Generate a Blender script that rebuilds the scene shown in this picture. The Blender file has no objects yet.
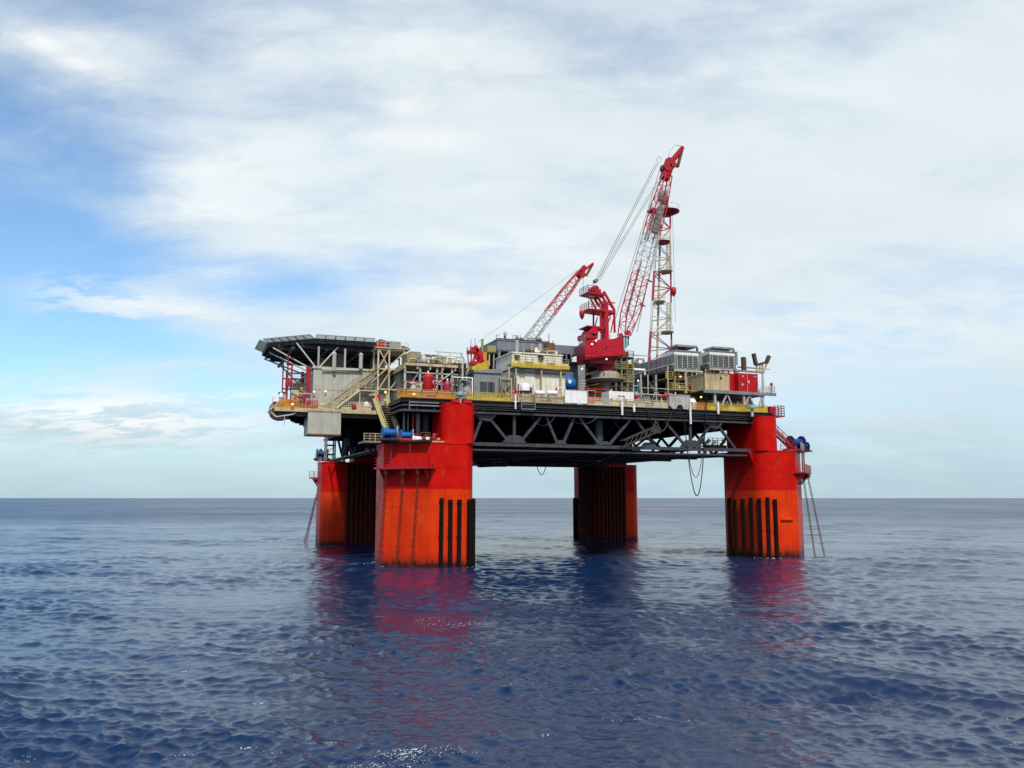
import bpy, math, random
import numpy as np
from mathutils import Vector
random.seed(7); rng = np.random.default_rng(11)
S = bpy.context.scene
R = math.radians

# ------------------------------------------------------------------ camera
CAM = np.array([-57.675, -137.537, 8.467]); YAW = R(21.16); FPX = 860.0; PITCH = math.atan(114 / FPX)
cam_d = bpy.data.cameras.new('camera'); cam = bpy.data.objects.new('camera', cam_d)
S.collection.objects.link(cam); S.camera = cam
cam.location = CAM; cam.rotation_euler = (R(90) + PITCH, 0, -YAW)
cam_d.sensor_width = 36; cam_d.lens = 36 * FPX / 1024; cam_d.clip_start = 0.5; cam_d.clip_end = 90000

# ------------------------------------------------------------------ world, sun, exposure
SUN_EL, SUN_AZ = 52.0, 193.0        # azimuth clockwise from +Y (towards the front of the platform, behind the camera)
world = bpy.data.worlds.new('World'); S.world = world; world.use_nodes = True
def build_world():
    nt = world.node_tree; nt.nodes.clear(); N = nt.nodes.new; L = nt.links.new
    def val(n, i, v):
        if hasattr(v, 'is_output') or isinstance(v, bpy.types.NodeSocket): L(v, n.inputs[i])
        else: n.inputs[i].default_value = v
    def m(op, a, b=0.0, c=None, clamp=False):
        n = N('ShaderNodeMath'); n.operation = op; n.use_clamp = clamp; val(n, 0, a); val(n, 1, b)
        if c is not None: val(n, 2, c)
        return n.outputs[0]
    def ramp(v, a, b, lo=0.0, hi=1.0):
        n = N('ShaderNodeMapRange'); n.interpolation_type = 'SMOOTHSTEP'
        for i, q in enumerate((v, a, b, lo, hi)): val(n, i, q)
        return n.outputs[0]
    sky = N('ShaderNodeTexSky'); sky.sky_type = 'NISHITA'; sky.sun_disc = False
    sky.sun_elevation = R(SUN_EL); sky.sun_rotation = R(SUN_AZ); sky.altitude = 0; sky.air_density = 1.0; sky.dust_density = 0.6; sky.ozone_density = 2.0
    tc = N('ShaderNodeTexCoord'); vr = N('ShaderNodeVectorRotate'); vr.rotation_type = 'Z_AXIS'
    L(tc.outputs['Generated'], vr.inputs['Vector']); vr.inputs['Angle'].default_value = YAW
    sp = N('ShaderNodeSeparateXYZ'); L(vr.outputs[0], sp.inputs[0])
    x, y, z = sp.outputs
    # the cloud sheet is a high flat layer: project the direction on it
    zz = m('ADD', m('MAXIMUM', z, 0.0), 0.22)
    cb = N('ShaderNodeCombineXYZ'); L(m('DIVIDE', x, zz), cb.inputs[0]); L(m('DIVIDE', y, zz), cb.inputs[1])
    def noise(scale, detail, rough, dist, loc, sc=(1, 1, 1), rot=0.0):
        mp = N('ShaderNodeMapping'); L(cb.outputs[0], mp.inputs['Vector']); mp.inputs['Location'].default_value = loc
        mp.inputs['Scale'].default_value = sc; mp.inputs['Rotation'].default_value = (0, 0, rot)
        n = N('ShaderNodeTexNoise'); L(mp.outputs[0], n.inputs['Vector'])
        n.inputs['Scale'].default_value = scale; n.inputs['Detail'].default_value = detail
        n.inputs['Roughness'].default_value = rough; n.inputs['Distortion'].default_value = dist
        return n.outputs['Fac']
    n1 = noise(1.5, 10, 0.55, 0.3, (1.3, 4.1, 0), (0.8, 1.0, 1), 0.35)
    n2 = noise(4.6, 9, 0.62, 0.3, (7.7, 2.2, 0), (0.6, 1.15, 1), 0.35)
    n3 = noise(0.9, 4, 0.5, 0.3, (2.9, 9.4, 0), (1, 1, 1), -0.2)
    n4 = noise(9.0, 6, 0.6, 0.6, (3.1, 0.4, 0), (0.7, 1.0, 1), 0.5)
    def blob(px, py, rx, ry):        # soft oval patch of the cloud layer around one direction
        d = Vector(((px - 512) / FPX, 1.0, (498 - py) / FPX)).normalized()
        s = N('ShaderNodeVectorMath'); s.operation = 'SUBTRACT'; L(vr.outputs[0], s.inputs[0]); s.inputs[1].default_value = d
        c = N('ShaderNodeVectorMath'); c.operation = 'MULTIPLY'; L(s.outputs[0], c.inputs[0]); c.inputs[1].default_value = (FPX / rx, 1.0, FPX / ry)
        l = N('ShaderNodeVectorMath'); l.operation = 'LENGTH'; L(c.outputs[0], l.inputs[0])
        return ramp(l.outputs['Value'], 0.0, 1.0, 1.0, 0.0)
    cover = m('ADD', 0.27, ramp(x, -0.60, 0.05, -0.30, 0.44))
    for px, py, rx, ry, w in ((45, 150, 180, 110, -0.52), (10, 320, 160, 80, -0.50), (310, 290, 130, 46, -0.34), (215, 365, 110, 34, -0.26), (430, 215, 130, 60, 0.12),
                              (40, 30, 130, 60, 0.30), (270, 40, 230, 90, 0.22), (230, 190, 150, 80, 0.34), (130, 305, 150, 30, 0.50), (110, 425, 240, 46, 0.50),
                              (140, 205, 130, 22, 0.30), (420, 310, 150, 40, 0.26), (650, 120, 160, 70, 0.16), (600, 350, 260, 90, 0.20), (840, 250, 260, 50, -0.10), (900, 440, 260, 60, -0.10)):
        cover = m('MULTIPLY_ADD', blob(px, py, rx, ry), w, cover)
    f = m('ADD', m('MULTIPLY', m('SUBTRACT', n1, 0.5), 2.1), m('MULTIPLY', m('SUBTRACT', n2, 0.5), 1.25))
    f = m('ADD', f, cover)
    dens = m('MAXIMUM', ramp(f, -0.36, 0.84, 0.02, 0.97), ramp(z, 0.0, 0.16, 0.93, 0.0))
    # sunlit wisps with sharper edges
    wz = None
    for px, py, rx, ry, w in ((15, 18, 60, 26, 1.0), (52, 40, 60, 20, 1.0), (95, 58, 50, 15, 1.0), (130, 25, 60, 18, .6), (250, 30, 60, 30, .7), (120, 300, 120, 36, 0.9), (170, 200, 130, 28, 0.7), (400, 89, 60, 13, 0.9), (410, 125, 95, 18, 0.8), (110, 415, 220, 42, 1.0), (230, 400, 90, 30, 0.7), (200, 160, 120, 60, 0.5),
                              (430, 40, 150, 40, 0.6), (470, 300, 130, 40, 0.6), (700, 60, 150, 40, 0.4), (560, 240, 180, 60, 0.35), (820, 330, 220, 40, 0.3)):
        bl = m('MULTIPLY', blob(px, py, rx, ry), w); wz = bl if wz is None else m('MAXIMUM', wz, bl)
    wisp = m('MULTIPLY', ramp(m('ADD', m('MULTIPLY', n2, 0.6), m('MULTIPLY', n4, 0.4)), 0.44, 0.53, 0.0, 1.0), wz)
    br = ramp(m('ADD', m('MULTIPLY', n2, 0.5), m('MULTIPLY', n3, 0.6)), 0.36, 0.74, -0.05, 0.06)
    lowz = ramp(z, -0.04, 0.22, 0.0, 1.0)
    cc = N('ShaderNodeMix'); cc.data_type = 'RGBA'; L(lowz, cc.inputs[0])
    cc.inputs[6].default_value = (4.7, 6.5, 7.5, 1); cc.inputs[7].default_value = (8.1, 9.0, 9.4, 1)
    cw = N('ShaderNodeMix'); cw.data_type = 'RGBA'; L(wisp, cw.inputs[0]); L(cc.outputs[2], cw.inputs[6]); cw.inputs[7].default_value = (9.7, 9.95, 9.9, 1)
    cs = N('ShaderNodeVectorMath'); cs.operation = 'SCALE'; L(cw.outputs[2], cs.inputs[0]); L(m('ADD', br, 0.97), cs.inputs[3])
    dens = m('MAXIMUM', dens, m('MULTIPLY', wisp, 0.95))
    sb = N('ShaderNodeVectorMath'); sb.operation = 'MULTIPLY'; L(sky.outputs[0], sb.inputs[0]); sb.inputs[1].default_value = (1.32, 1.64, 1.80)
    mx = N('ShaderNodeMix'); mx.data_type = 'RGBA'; L(dens, mx.inputs[0]); L(sb.outputs[0], mx.inputs[6]); L(cs.outputs[0], mx.inputs[7])
    bg = N('ShaderNodeBackground'); bg.inputs['Strength'].default_value = 0.1; L(mx.outputs[2], bg.inputs['Color'])
    out = N('ShaderNodeOutputWorld'); L(bg.outputs[0], out.inputs['Surface'])
build_world()
sun_d = bpy.data.lights.new('sun', 'SUN'); sun_d.energy = 4.2; sun_d.angle = R(5); sun_d.color = (1.0, 0.955, 0.88)
sun = bpy.data.objects.new('sun', sun_d); S.collection.objects.link(sun); sun.location = (0, -100, 150)
sun.rotation_euler = Vector((-math.sin(R(SUN_AZ)) * math.cos(R(SUN_EL)), -math.cos(R(SUN_AZ)) * math.cos(R(SUN_EL)), -math.sin(R(SUN_EL)))).to_track_quat('-Z', 'Y').to_euler()
vs = S.view_settings; vs.view_transform = 'Standard'; vs.look = 'None'; vs.gamma = 1.0; vs.exposure = 0.0; vs.use_curve_mapping = False

# ------------------------------------------------------------------ sight lines: a pixel and a chosen depth give a point of the place
F_ = np.array([math.sin(YAW) * math.cos(PITCH), math.cos(YAW) * math.cos(PITCH), math.sin(PITCH)])
R_ = np.array([math.cos(YAW), -math.sin(YAW), 0.0]); U_ = np.cross(R_, F_)
def ray(px, py): return F_ + R_ * (px - 512) / FPX - U_ * (py - 384) / FPX
def W(px, py, Y):
    d = ray(px, py); return Vector(CAM + d * (Y - CAM[1]) / d[1])
def WX(px, py, X):
    d = ray(px, py); return Vector(CAM + d * (X - CAM[0]) / d[0])

# ------------------------------------------------------------------ materials
MATS = {}
def mat(name, col, rough=0.5, var=0.18, metal=0.0, streak=0.0, streak_col=(0.09, 0.035, 0.015), emit=None, spec=0.3, bump=0.0, corr=0.0):
    if name in MATS: return MATS[name]
    m = bpy.data.materials.new(name); m.use_nodes = True; nt = m.node_tree; N = nt.nodes.new; L = nt.links.new
    b = nt.nodes['Principled BSDF']; b.inputs['Roughness'].default_value = rough; b.inputs['Metallic'].default_value = metal
    b.inputs['Specular IOR Level'].default_value = spec
    g = N('ShaderNodeNewGeometry')
    n = N('ShaderNodeTexNoise'); n.inputs['Scale'].default_value = 0.9; n.inputs['Detail'].default_value = 6; n.inputs['Roughness'].default_value = 0.65
    L(g.outputs['Position'], n.inputs['Vector'])
    r = N('ShaderNodeMapRange'); r.inputs[1].default_value = 0.3; r.inputs[2].default_value = 0.7; r.inputs[3].default_value = 1 - var; r.inputs[4].default_value = 1 + var
    L(n.outputs['Fac'], r.inputs[0])
    v = N('ShaderNodeVectorMath'); v.operation = 'SCALE'; v.inputs[0].default_value = [q * 0.74 for q in col[:3]]; L(r.outputs[0], v.inputs[3])
    c = v.outputs[0]
    if streak > 0:
        mp = N('ShaderNodeMapping'); mp.inputs['Scale'].default_value = (2.4, 2.4, 0.16); L(g.outputs['Position'], mp.inputs['Vector'])
        s = N('ShaderNodeTexNoise'); s.inputs['Scale'].default_value = 1.0; s.inputs['Detail'].default_value = 5; s.inputs['Roughness'].default_value = 0.7
        L(mp.outputs[0], s.inputs['Vector'])
        q = N('ShaderNodeMapRange'); q.inputs[1].default_value = 0.47; q.inputs[2].default_value = 0.70; q.inputs[3].default_value = 0; q.inputs[4].default_value = min(1.0, streak * 1.7)
        L(s.outputs['Fac'], q.inputs[0])
        x = N('ShaderNodeMix'); x.data_type = 'RGBA'; L(q.outputs[0], x.inputs[0]); L(c, x.inputs[6]); x.inputs[7].default_value = (*streak_col, 1); c = x.outputs[2]
    L(c, b.inputs['Base Color'])
    if bump > 0:
        bp = N('ShaderNodeBump'); bp.inputs['Strength'].default_value = bump; bp.inputs['Distance'].default_value = 0.06; L(n.outputs['Fac'], bp.inputs['Height']); L(bp.outputs[0], b.inputs['Normal'])
    if emit:
        b.inputs['Emission Color'].default_value = (*emit[:3], 1); b.inputs['Emission Strength'].default_value = emit[3]
    MATS[name] = m; return m
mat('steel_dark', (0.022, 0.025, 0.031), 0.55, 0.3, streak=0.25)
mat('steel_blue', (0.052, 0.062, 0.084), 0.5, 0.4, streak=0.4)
mat('steel_grey', (0.24, 0.25, 0.255), 0.5, 0.2, streak=0.3)
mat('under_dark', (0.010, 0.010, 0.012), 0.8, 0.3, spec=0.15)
mat('deck_brown', (0.06, 0.05, 0.045), 0.7, 0.3)
mat('beige', (0.58, 0.46, 0.27), 0.55, 0.18, streak=0.3)
mat('cream', (0.68, 0.58, 0.38), 0.55, 0.15, streak=0.25)
mat('pale_yellow', (0.72, 0.60, 0.28), 0.5, 0.12, streak=0.15)
mat('olive', (0.36, 0.30, 0.12), 0.55, 0.2, streak=0.2)
mat('wall_grey', (0.50, 0.49, 0.42), 0.55, 0.12, streak=0.22, streak_col=(0.16, 0.12, 0.08))
mat('wall_white', (0.84, 0.81, 0.70), 0.5, 0.12, streak=0.22, streak_col=(0.25, 0.17, 0.10))
mat('white', (0.95, 0.94, 0.92), 0.4, 0.08, streak=0.08)
mat('blue_grey', (0.20, 0.225, 0.27), 0.45, 0.15, streak=0.15)
mat('module_grey', (0.27, 0.29, 0.29), 0.5, 0.15, streak=0.2)
mat('yellow', (0.62, 0.42, 0.03), 0.45, 0.2, streak=0.2)
mat('orange', (0.62, 0.25, 0.025), 0.45, 0.2, streak=0.15)
mat('red', (0.50, 0.008, 0.012), 0.38, 0.2, streak=0.15)
mat('crane_red', (0.54, 0.005, 0.022), 0.36, 0.18, streak=0.2, streak_col=(0.12, 0.01, 0.01))
mat('pink_red', (0.42, 0.03, 0.07), 0.4, 0.2)
mat('rail_red', (0.36, 0.02, 0.03), 0.45, 0.2)
mat('pale_paint', (0.52, 0.49, 0.45), 0.5, 0.2, streak=0.2)
mat('blue', (0.01, 0.13, 0.42), 0.4, 0.25)
mat('blue_dark', (0.012, 0.05, 0.20), 0.4, 0.25)
mat('teal', (0.16, 0.34, 0.34), 0.4, 0.15)
mat('brown', (0.10, 0.055, 0.03), 0.6, 0.35)
mat('rust', (0.17, 0.07, 0.03), 0.7, 0.4)
mat('black', (0.008, 0.008, 0.009), 0.5, 0.2)
mat('fender', (0.010, 0.006, 0.005), 0.9, 0.4, spec=0.1)
mat('chain', (0.19, 0.022, 0.013), 0.65, 0.4)
mat('upright_tube', (0.085, 0.012, 0.007), 0.75, 0.5, streak=0.5, streak_col=(0.06, 0.02, 0.01), spec=0.15)  # near-black red that stands in for deck shade on the rear columns
mat('tower_pink', (0.50, 0.055, 0.085), 0.5, 0.2)
mat('drum_grey', (0.36, 0.345, 0.27), 0.55, 0.2, streak=0.4)
mat('placard_pink', (0.75, 0.40, 0.36), 0.5, 0.1)
mat('tower_white', (0.80, 0.76, 0.70), 0.5, 0.15)
mat('cable', (0.20, 0.20, 0.205), 0.5, 0.1)
mat('glass_dark', (0.03, 0.035, 0.045), 0.08, 0.1, spec=0.8)
mat('glass_teal', (0.30, 0.55, 0.52), 0.08, 0.1, spec=0.8)
mat('net', (0.24, 0.30, 0.30), 0.7, 0.1)
mat('lamp', (0.8, 0.5, 0.1), 0.4, 0.0, emit=(1.0, 0.62, 0.12, 3.0))
mat('lamp_white', (0.8, 0.7, 0.6), 0.4, 0.0, emit=(1.0, 0.8, 0.6, 1.6))

def hull_mat():
    m = bpy.data.materials.new('hull_red'); m.use_nodes = True; nt = m.node_tree; N = nt.nodes.new; L = nt.links.new
    b = nt.nodes['Principled BSDF']; b.inputs['Specular IOR Level'].default_value = 0.10
    g = N('ShaderNodeNewGeometry'); sp = N('ShaderNodeSeparateXYZ'); L(g.outputs['Position'], sp.inputs[0])
    def mr(v, a, c, lo, hi, it='LINEAR'):
        n = N('ShaderNodeMapRange'); n.interpolation_type = it; L(v, n.inputs[0])
        for i, q in enumerate((a, c, lo, hi)): n.inputs[i + 1].default_value = q
        return n.outputs[0]
    def nz(scale, sc, det=6, ro=0.65):
        mp = N('ShaderNodeMapping'); mp.inputs['Scale'].default_value = sc; L(g.outputs['Position'], mp.inputs['Vector'])
        n = N('ShaderNodeTexNoise'); n.inputs['Scale'].default_value = scale; n.inputs['Detail'].default_value = det; n.inputs['Roughness'].default_value = ro
        L(mp.outputs[0], n.inputs['Vector']); return n.outputs['Fac']
    def mix(f, a, c):
        x = N('ShaderNodeMix'); x.data_type = 'RGBA'; L(f, x.inputs[0])
        for i, q in ((6, a), (7, c)):
            if isinstance(q, tuple): x.inputs[i].default_value = (*q, 1)
            else: L(q, x.inputs[i])
        return x.outputs[2]
    def add(a, k, c):
        n = N('ShaderNodeMath'); n.operation = 'MULTIPLY_ADD'; L(a, n.inputs[0]); n.inputs[1].default_value = k; L(c, n.inputs[2]); return n.outputs[0]
    z = sp.outputs[2]
    big = nz(0.35, (1, 1, 1)); st = nz(1.0, (2.2, 2.2, 0.10)); fine = nz(2.5, (1, 1, 0.5))
    up = mix(mr(big, 0.35, 0.65, 0, 1), (0.40, 0.0030, 0.0010), (0.52, 0.0055, 0.0015))
    lo = mix(mr(big, 0.35, 0.65, 0, 1), (0.50, 0.024, 0.0020), (0.62, 0.041, 0.004))
    edge = add(fine, 0.10, z)
    c = mix(mr(edge, 9.56, 9.66, 0, 1), lo, up)
    c = mix(mr(add(fine, 1.2, z), 4.4, 5.3, 0.25, 0.0), c, (0.50, 0.012, 0.004))           # repainted boot top
    c = mix(mr(st, 0.55, 0.80, 0, 0.55), c, (0.16, 0.012, 0.006))                          # runs below the mooring gear
    c = mix(mr(add(st, 2.2, z), 1.9, 3.0, 0.5, 0.0), c, (0.18, 0.018, 0.010))                # splash zone stain
    c = mix(mr(add(st, 1.6, add(fine, 1.4, z)), 1.75, 2.35, 0.94, 0.0), c, (0.016, 0.011, 0.007))           # marine growth
    def seam(v, per, w):
        a_ = N('ShaderNodeMath'); a_.operation = 'MODULO'; L(v, a_.inputs[0]); a_.inputs[1].default_value = per
        b_ = N('ShaderNodeMath'); b_.operation = 'ABSOLUTE'; L(a_.outputs[0], b_.inputs[0]); return mr(b_.outputs[0], 0.0, w, 0.45, 0.0)
    for ax_, per, w in ((2, 2.45, .09), (0, 3.1, .07), (1, 3.1, .07)): c = mix(seam(sp.outputs[ax_], per, w), c, (0.15, 0.006, 0.003))
    pat = nz(0.8, (1, 1, 0.45), 8, 0.7); c = mix(mr(pat, 0.56, 0.72, 0, 0.35), c, (0.56, 0.07, 0.03))      # chalked, faded paint
    spk = nz(3.0, (1, 1, 0.3), 8, 0.75); c = mix(mr(spk, 0.66, 0.74, 0, 0.7), c, (0.12, 0.025, 0.01))       # rust blooms
    L(c, b.inputs['Base Color']); L(mr(fine, 0.3, 0.7, 0.30, 0.46), b.inputs['Roughness'])
    MATS['hull_red'] = m
hull_mat()

# ------------------------------------------------------------------ mesh helpers
class MB:
    def __init__(s): s.v = []; s.f = []; s.sm = []
    def add(s, vs_, fs, smooth=False):
        o = len(s.v); s.v += [tuple(p) for p in vs_]; s.f += [tuple(i + o for i in q) for q in fs]; s.sm += [smooth] * len(fs); return s
    def box(s, x0, x1, y0, y1, z0, z1):
        x0, x1 = sorted((x0, x1)); y0, y1 = sorted((y0, y1)); z0, z1 = sorted((z0, z1))
        return s.add([(x, y, z) for z in (z0, z1) for y in (y0, y1) for x in (x0, x1)], [(0, 2, 3, 1), (4, 5, 7, 6), (0, 1, 5, 4), (2, 6, 7, 3), (0, 4, 6, 2), (1, 3, 7, 5)])
    def frame(s, p, q):
        p = Vector(p); q = Vector(q); d = (q - p); l = d.length or 1e-6; d = d / l
        up = Vector((0, 0, 1)) if abs(d.z) < 0.95 else Vector((0, 1, 0))
        a = d.cross(up).normalized(); b = a.cross(d).normalized(); return p, q, a, b
    def beam(s, p, q, w, h=None):
        h = h or w; p, q, a, b = s.frame(p, q)
        c = [(-w / 2, -h / 2), (w / 2, -h / 2), (w / 2, h / 2), (-w / 2, h / 2)]
        vs_ = [e + a * i + b * j for e in (p, q) for i, j in c]
        return s.add(vs_, [(0, 1, 2, 3), (7, 6, 5, 4), (0, 4, 5, 1), (1, 5, 6, 2), (2, 6, 7, 3), (3, 7, 4, 0)])
    def tube(s, p, q, r, n=8, r2=None, caps=True):
        r2 = r if r2 is None else r2; p, q, a, b = s.frame(p, q)
        ang = [2 * math.pi * i / n for i in range(n)]
        r0 = [p + (a * math.cos(t) + b * math.sin(t)) * r for t in ang]; r1 = [q + (a * math.cos(t) + b * math.sin(t)) * r2 for t in ang]
        s.add(r0 + r1, [(i, (i + 1) % n, n + (i + 1) % n, n + i) for i in range(n)], n > 6)
        if caps:
            s.add(r0, [tuple(range(n - 1, -1, -1))]); s.add(r1, [tuple(range(n))])
        return s
    def path(s, pts, r, n=6):
        for a, b in zip(pts[:-1], pts[1:]): s.tube(a, b, r, n, caps=True)
        return s
    def prism(s, poly, z0, z1, smooth=False):
        n = len(poly)
        top = z1 if isinstance(z1, (list, tuple)) else [z1] * n; bot = z0 if isinstance(z0, (list, tuple)) else [z0] * n
        lo = [(x, y, bot[i]) for i, (x, y) in enumerate(poly)]; hi = [(x, y, top[i]) for i, (x, y) in enumerate(poly)]
        area = sum(poly[i][0] * poly[(i + 1) % n][1] - poly[(i + 1) % n][0] * poly[i][1] for i in range(n))
        fs = [(i, (i + 1) % n, n + (i + 1) % n, n + i) for i in range(n)]; cb = [tuple(range(n - 1, -1, -1))]; ct = [tuple(range(n))]
        if area < 0: fs = [f[::-1] for f in fs]; cb = [f[::-1] for f in cb]; ct = [f[::-1] for f in ct]
        s.add(lo + hi, fs, smooth); s.add(lo, cb); s.add(hi, ct); return s
    def lathe(s, c, prof, n=20, axis='Z', smooth=True):
        c = Vector(c); vs_ = []
        for r, h in prof:
            for i in range(n):
                t = 2 * math.pi * i / n; a, b = r * math.cos(t), r * math.sin(t)
                vs_.append(c + (Vector((a, b, h)) if axis == 'Z' else Vector((h, a, b)) if axis == 'X' else Vector((b, h, a))))
        fs = [(k * n + i, k * n + (i + 1) % n, (k + 1) * n + (i + 1) % n, (k + 1) * n + i) for k in range(len(prof) - 1) for i in range(n)]
        s.add(vs_, fs, smooth)
        s.add(vs_[:n], [tuple(range(n - 1, -1, -1))]); s.add(vs_[-n:], [tuple(range(n))]); return s
    def ring(s, c, rad, r, n=20, axis='Y', k=6):
        c = Vector(c); pts = []
        for i in range(n + 1):
            t = 2 * math.pi * i / n; a, b = rad * math.cos(t), rad * math.sin(t)
            pts.append(c + (Vector((a, 0, b)) if axis == 'Y' else Vector((a, b, 0)) if axis == 'Z' else Vector((0, a, b))))
        for a, b in zip(pts[:-1], pts[1:]): s.tube(a, b, r, k, caps=False)
        return s
WO = {}
def link(o): S.collection.objects.link(o); return o
def thing(name, label, cat, loc, group=None):
    o = link(bpy.data.objects.new(name, None)); o.location = loc; o.empty_display_size = 0.5
    WO[o.name] = Vector(loc); o['label'] = label; o['category'] = cat
    if group: o['group'] = group
    return o
def mesh_of(mb, origin, m, name):
    me = bpy.data.meshes.new(name); me.from_pydata([(v[0] - origin.x, v[1] - origin.y, v[2] - origin.z) for v in mb.v], [], mb.f)
    me.polygons.foreach_set('use_smooth', mb.sm); me.materials.append(MATS[m]); me.update(); return me
def part(name, mb, m, parent=None, label=None, cat=None, group=None, kind=None, origin=None):
    a = np.array(mb.v); lo = a.min(0); hi = a.max(0)
    org = Vector(origin) if origin is not None else Vector(((lo[0] + hi[0]) / 2, (lo[1] + hi[1]) / 2, lo[2]))
    o = link(bpy.data.objects.new(name, mesh_of(mb, org, m, name)))
    if parent: o.parent = parent; o.location = org - WO[parent.name]
    else: o.location = org
    WO[o.name] = org
    if label: o['label'] = label
    if cat: o['category'] = cat
    if group: o['group'] = group
    if kind: o['kind'] = kind
    return o
def solo(name, mb, m, label, cat, group=None): return part(name, mb, m, None, label, cat, group)
def inst(name, me, loc, parent, rotz=0.0):
    o = link(bpy.data.objects.new(name, me)); o.parent = parent; o.location = Vector(loc) - WO[parent.name]; o.rotation_euler = (0, 0, rotz); WO[o.name] = Vector(loc); return o
_shared = {}
def shared(key, fn, m):
    if key not in _shared: _shared[key] = mesh_of(fn(), Vector((0, 0, 0)), m, key)
    return _shared[key]
def rect(px0, px1, py0, py1, Y):        # the X and Z extent of a front face that stands at depth Y
    pm, qm = (px0 + px1) / 2, (py0 + py1) / 2
    return W(px0, qm, Y).x, W(px1, qm, Y).x, W(pm, py1, Y).z, W(pm, py0, Y).z
def bx(px0, px1, py0, py1, Y, dep, zlo=None, zhi=None):
    x0, x1, z0, z1 = rect(px0, px1, py0, py1, Y)
    return MB().box(x0, x1, Y, Y + dep, z0 if zlo is None else zlo, z1 if zhi is None else zhi)

def lerp(a, b, t): return Vector(a) * (1 - t) + Vector(b) * t
def railing(name, label, pts, m, h=1.1, gap=1.5, rails=3, r=0.035, toe=0.16, infill=None, group=None, cat='railing'):
    t = thing(name, label, cat, pts[0], group)
    post = shared('post_%s_%g_%g' % (m, h, r), lambda: MB().box(-r, r, -r, r, 0, h), m)
    for a, b in zip(pts[:-1], pts[1:]):
        a = Vector(a); b = Vector(b); n = max(1, round((b - a).length / gap))
        for i in range(n + 1): inst('post', post, lerp(a, b, i / n), t)
        for k in range(rails):
            z = Vector((0, 0, h * (k + 1) / rails - (r if k == rails - 1 else 0)))
            part('rail', MB().beam(a + z, b + z, r * 1.7), m, t)
        if toe: part('kick_plate', MB().beam(a + Vector((0, 0, toe / 2 + .01)), b + Vector((0, 0, toe / 2 + .01)), 0.03, toe), m, t)
        if infill:
            im, lo, hi = infill; rq = random.Random(int(abs(a.x) * 100)); alt = {'cream': ['cream', 'beige', 'pale_yellow', None, 'pale_paint', 'olive', None], 'yellow': ['yellow', 'yellow', 'olive', 'pale_yellow', None], 'orange': ['orange', 'orange', 'beige', None], 'olive': ['olive', 'beige', None], 'beige': ['beige', 'orange', 'pale_yellow', None]}[im]
            for i in range(n):
                im = rq.choice(alt); hi = lo + (infill[2] - lo) * rq.uniform(.7, 1.1)
                p, q = lerp(a, b, (i + 0.03) / n), lerp(a, b, (i + 0.97) / n); mbb = MB()
                for kk in range(1, 5): c_ = lerp(p, q, kk / 5); mbb.box(c_.x - .03, c_.x + .03, c_.y - .02, c_.y + .02, c_.z + .1, c_.z + h * .92)
                o_ = part('baluster_set', mbb, m, t); o_['kind'] = 'stuff'
                if im is None: continue
                p, q = lerp(a, b, (i + 0.03) / n), lerp(a, b, (i + 0.97) / n); zc = Vector((0, 0, (lo + hi) / 2))
                part('infill_panel', MB().beam(p + zc, q + zc, 0.035, hi - lo), im, t)
    return t
def rail_mb(pts, h=1.1, gap=1.5, rails=3, r=0.035, close=False):
    mb = MB(); pts = [Vector(p) for p in pts] + ([Vector(pts[0])] if close else [])
    for a, b in zip(pts[:-1], pts[1:]):
        n = max(1, round((b - a).length / gap))
        for i in range(n + 1): p = lerp(a, b, i / n); mb.box(p.x - r, p.x + r, p.y - r, p.y + r, p.z, p.z + h)
        for k in range(rails):
            z = Vector((0, 0, h * (k + 1) / rails - r)); mb.beam(a + z, b + z, r * 1.7)
    return mb
def stair(name, label, p, q, side, m, treads='steel_dark', rail_h=1.0, w=0.9, group=None, n=None, sd=.32):
    p = Vector(p); q = Vector(q); s = Vector(side).normalized() * (w / 2); t = thing(name, label, 'stairs', p, group)
    for e in (-1, 1): part('stringer', MB().beam(p + s * e, q + s * e, 0.12, sd), m, t)
    n = n or max(3, int((q - p).length / 0.34))
    for i in range(1, n):
        c = lerp(p, q, i / n); part('tread', MB().beam(c - s * 0.93, c + s * 0.93, 0.24, 0.05), treads, t)
    for e in (-1, 1):
        u = Vector((0, 0, rail_h)); part('handrail', MB().beam(p + s * e + u, q + s * e + u, 0.08).beam(p + s * e + u * .55, q + s * e + u * .55, 0.05), m, t)
        for i in range(4):
            c = lerp(p, q, (i + .3) / 3.6) + s * e; part('post', MB().beam(c, c + u, 0.06), m, t)
    return t
def lattice(parent, base, top, m_fn, nseg, rc, rb, pname='lacing'):
    """base, top: matching lists of corner points; chords and lacing are pieces of their own"""
    k = len(base)
    for i in range(k):
        for s in range(nseg):
            t0, t1 = s / nseg, (s + 1) / nseg
            part('chord', MB().tube(lerp(base[i], top[i], t0), lerp(base[i], top[i], t1), rc, 8), m_fn((t0 + t1) / 2), parent)
    for s in range(nseg):
        t0, t1 = s / nseg, (s + 1) / nseg
        for i in range(k):
            j = (i + 1) % k; a, b = (t0, t1) if (s + i) % 2 == 0 else (t1, t0)
            part(pname, MB().tube(lerp(base[i], top[i], a), lerp(base[j], top[j], b), rb, 6), m_fn((t0 + t1) / 2), parent)
            part('strut', MB().tube(lerp(base[i], top[i], t1), lerp(base[j], top[j], t1), rb, 6), m_fn(t1 - .001), parent)
def bez(a, b, sag, n=16):
    a = Vector(a); b = Vector(b); return [lerp(a, b, i / n) - Vector((0, 0, sag * 4 * (i / n) * (1 - i / n))) for i in range(n + 1)]

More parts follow.
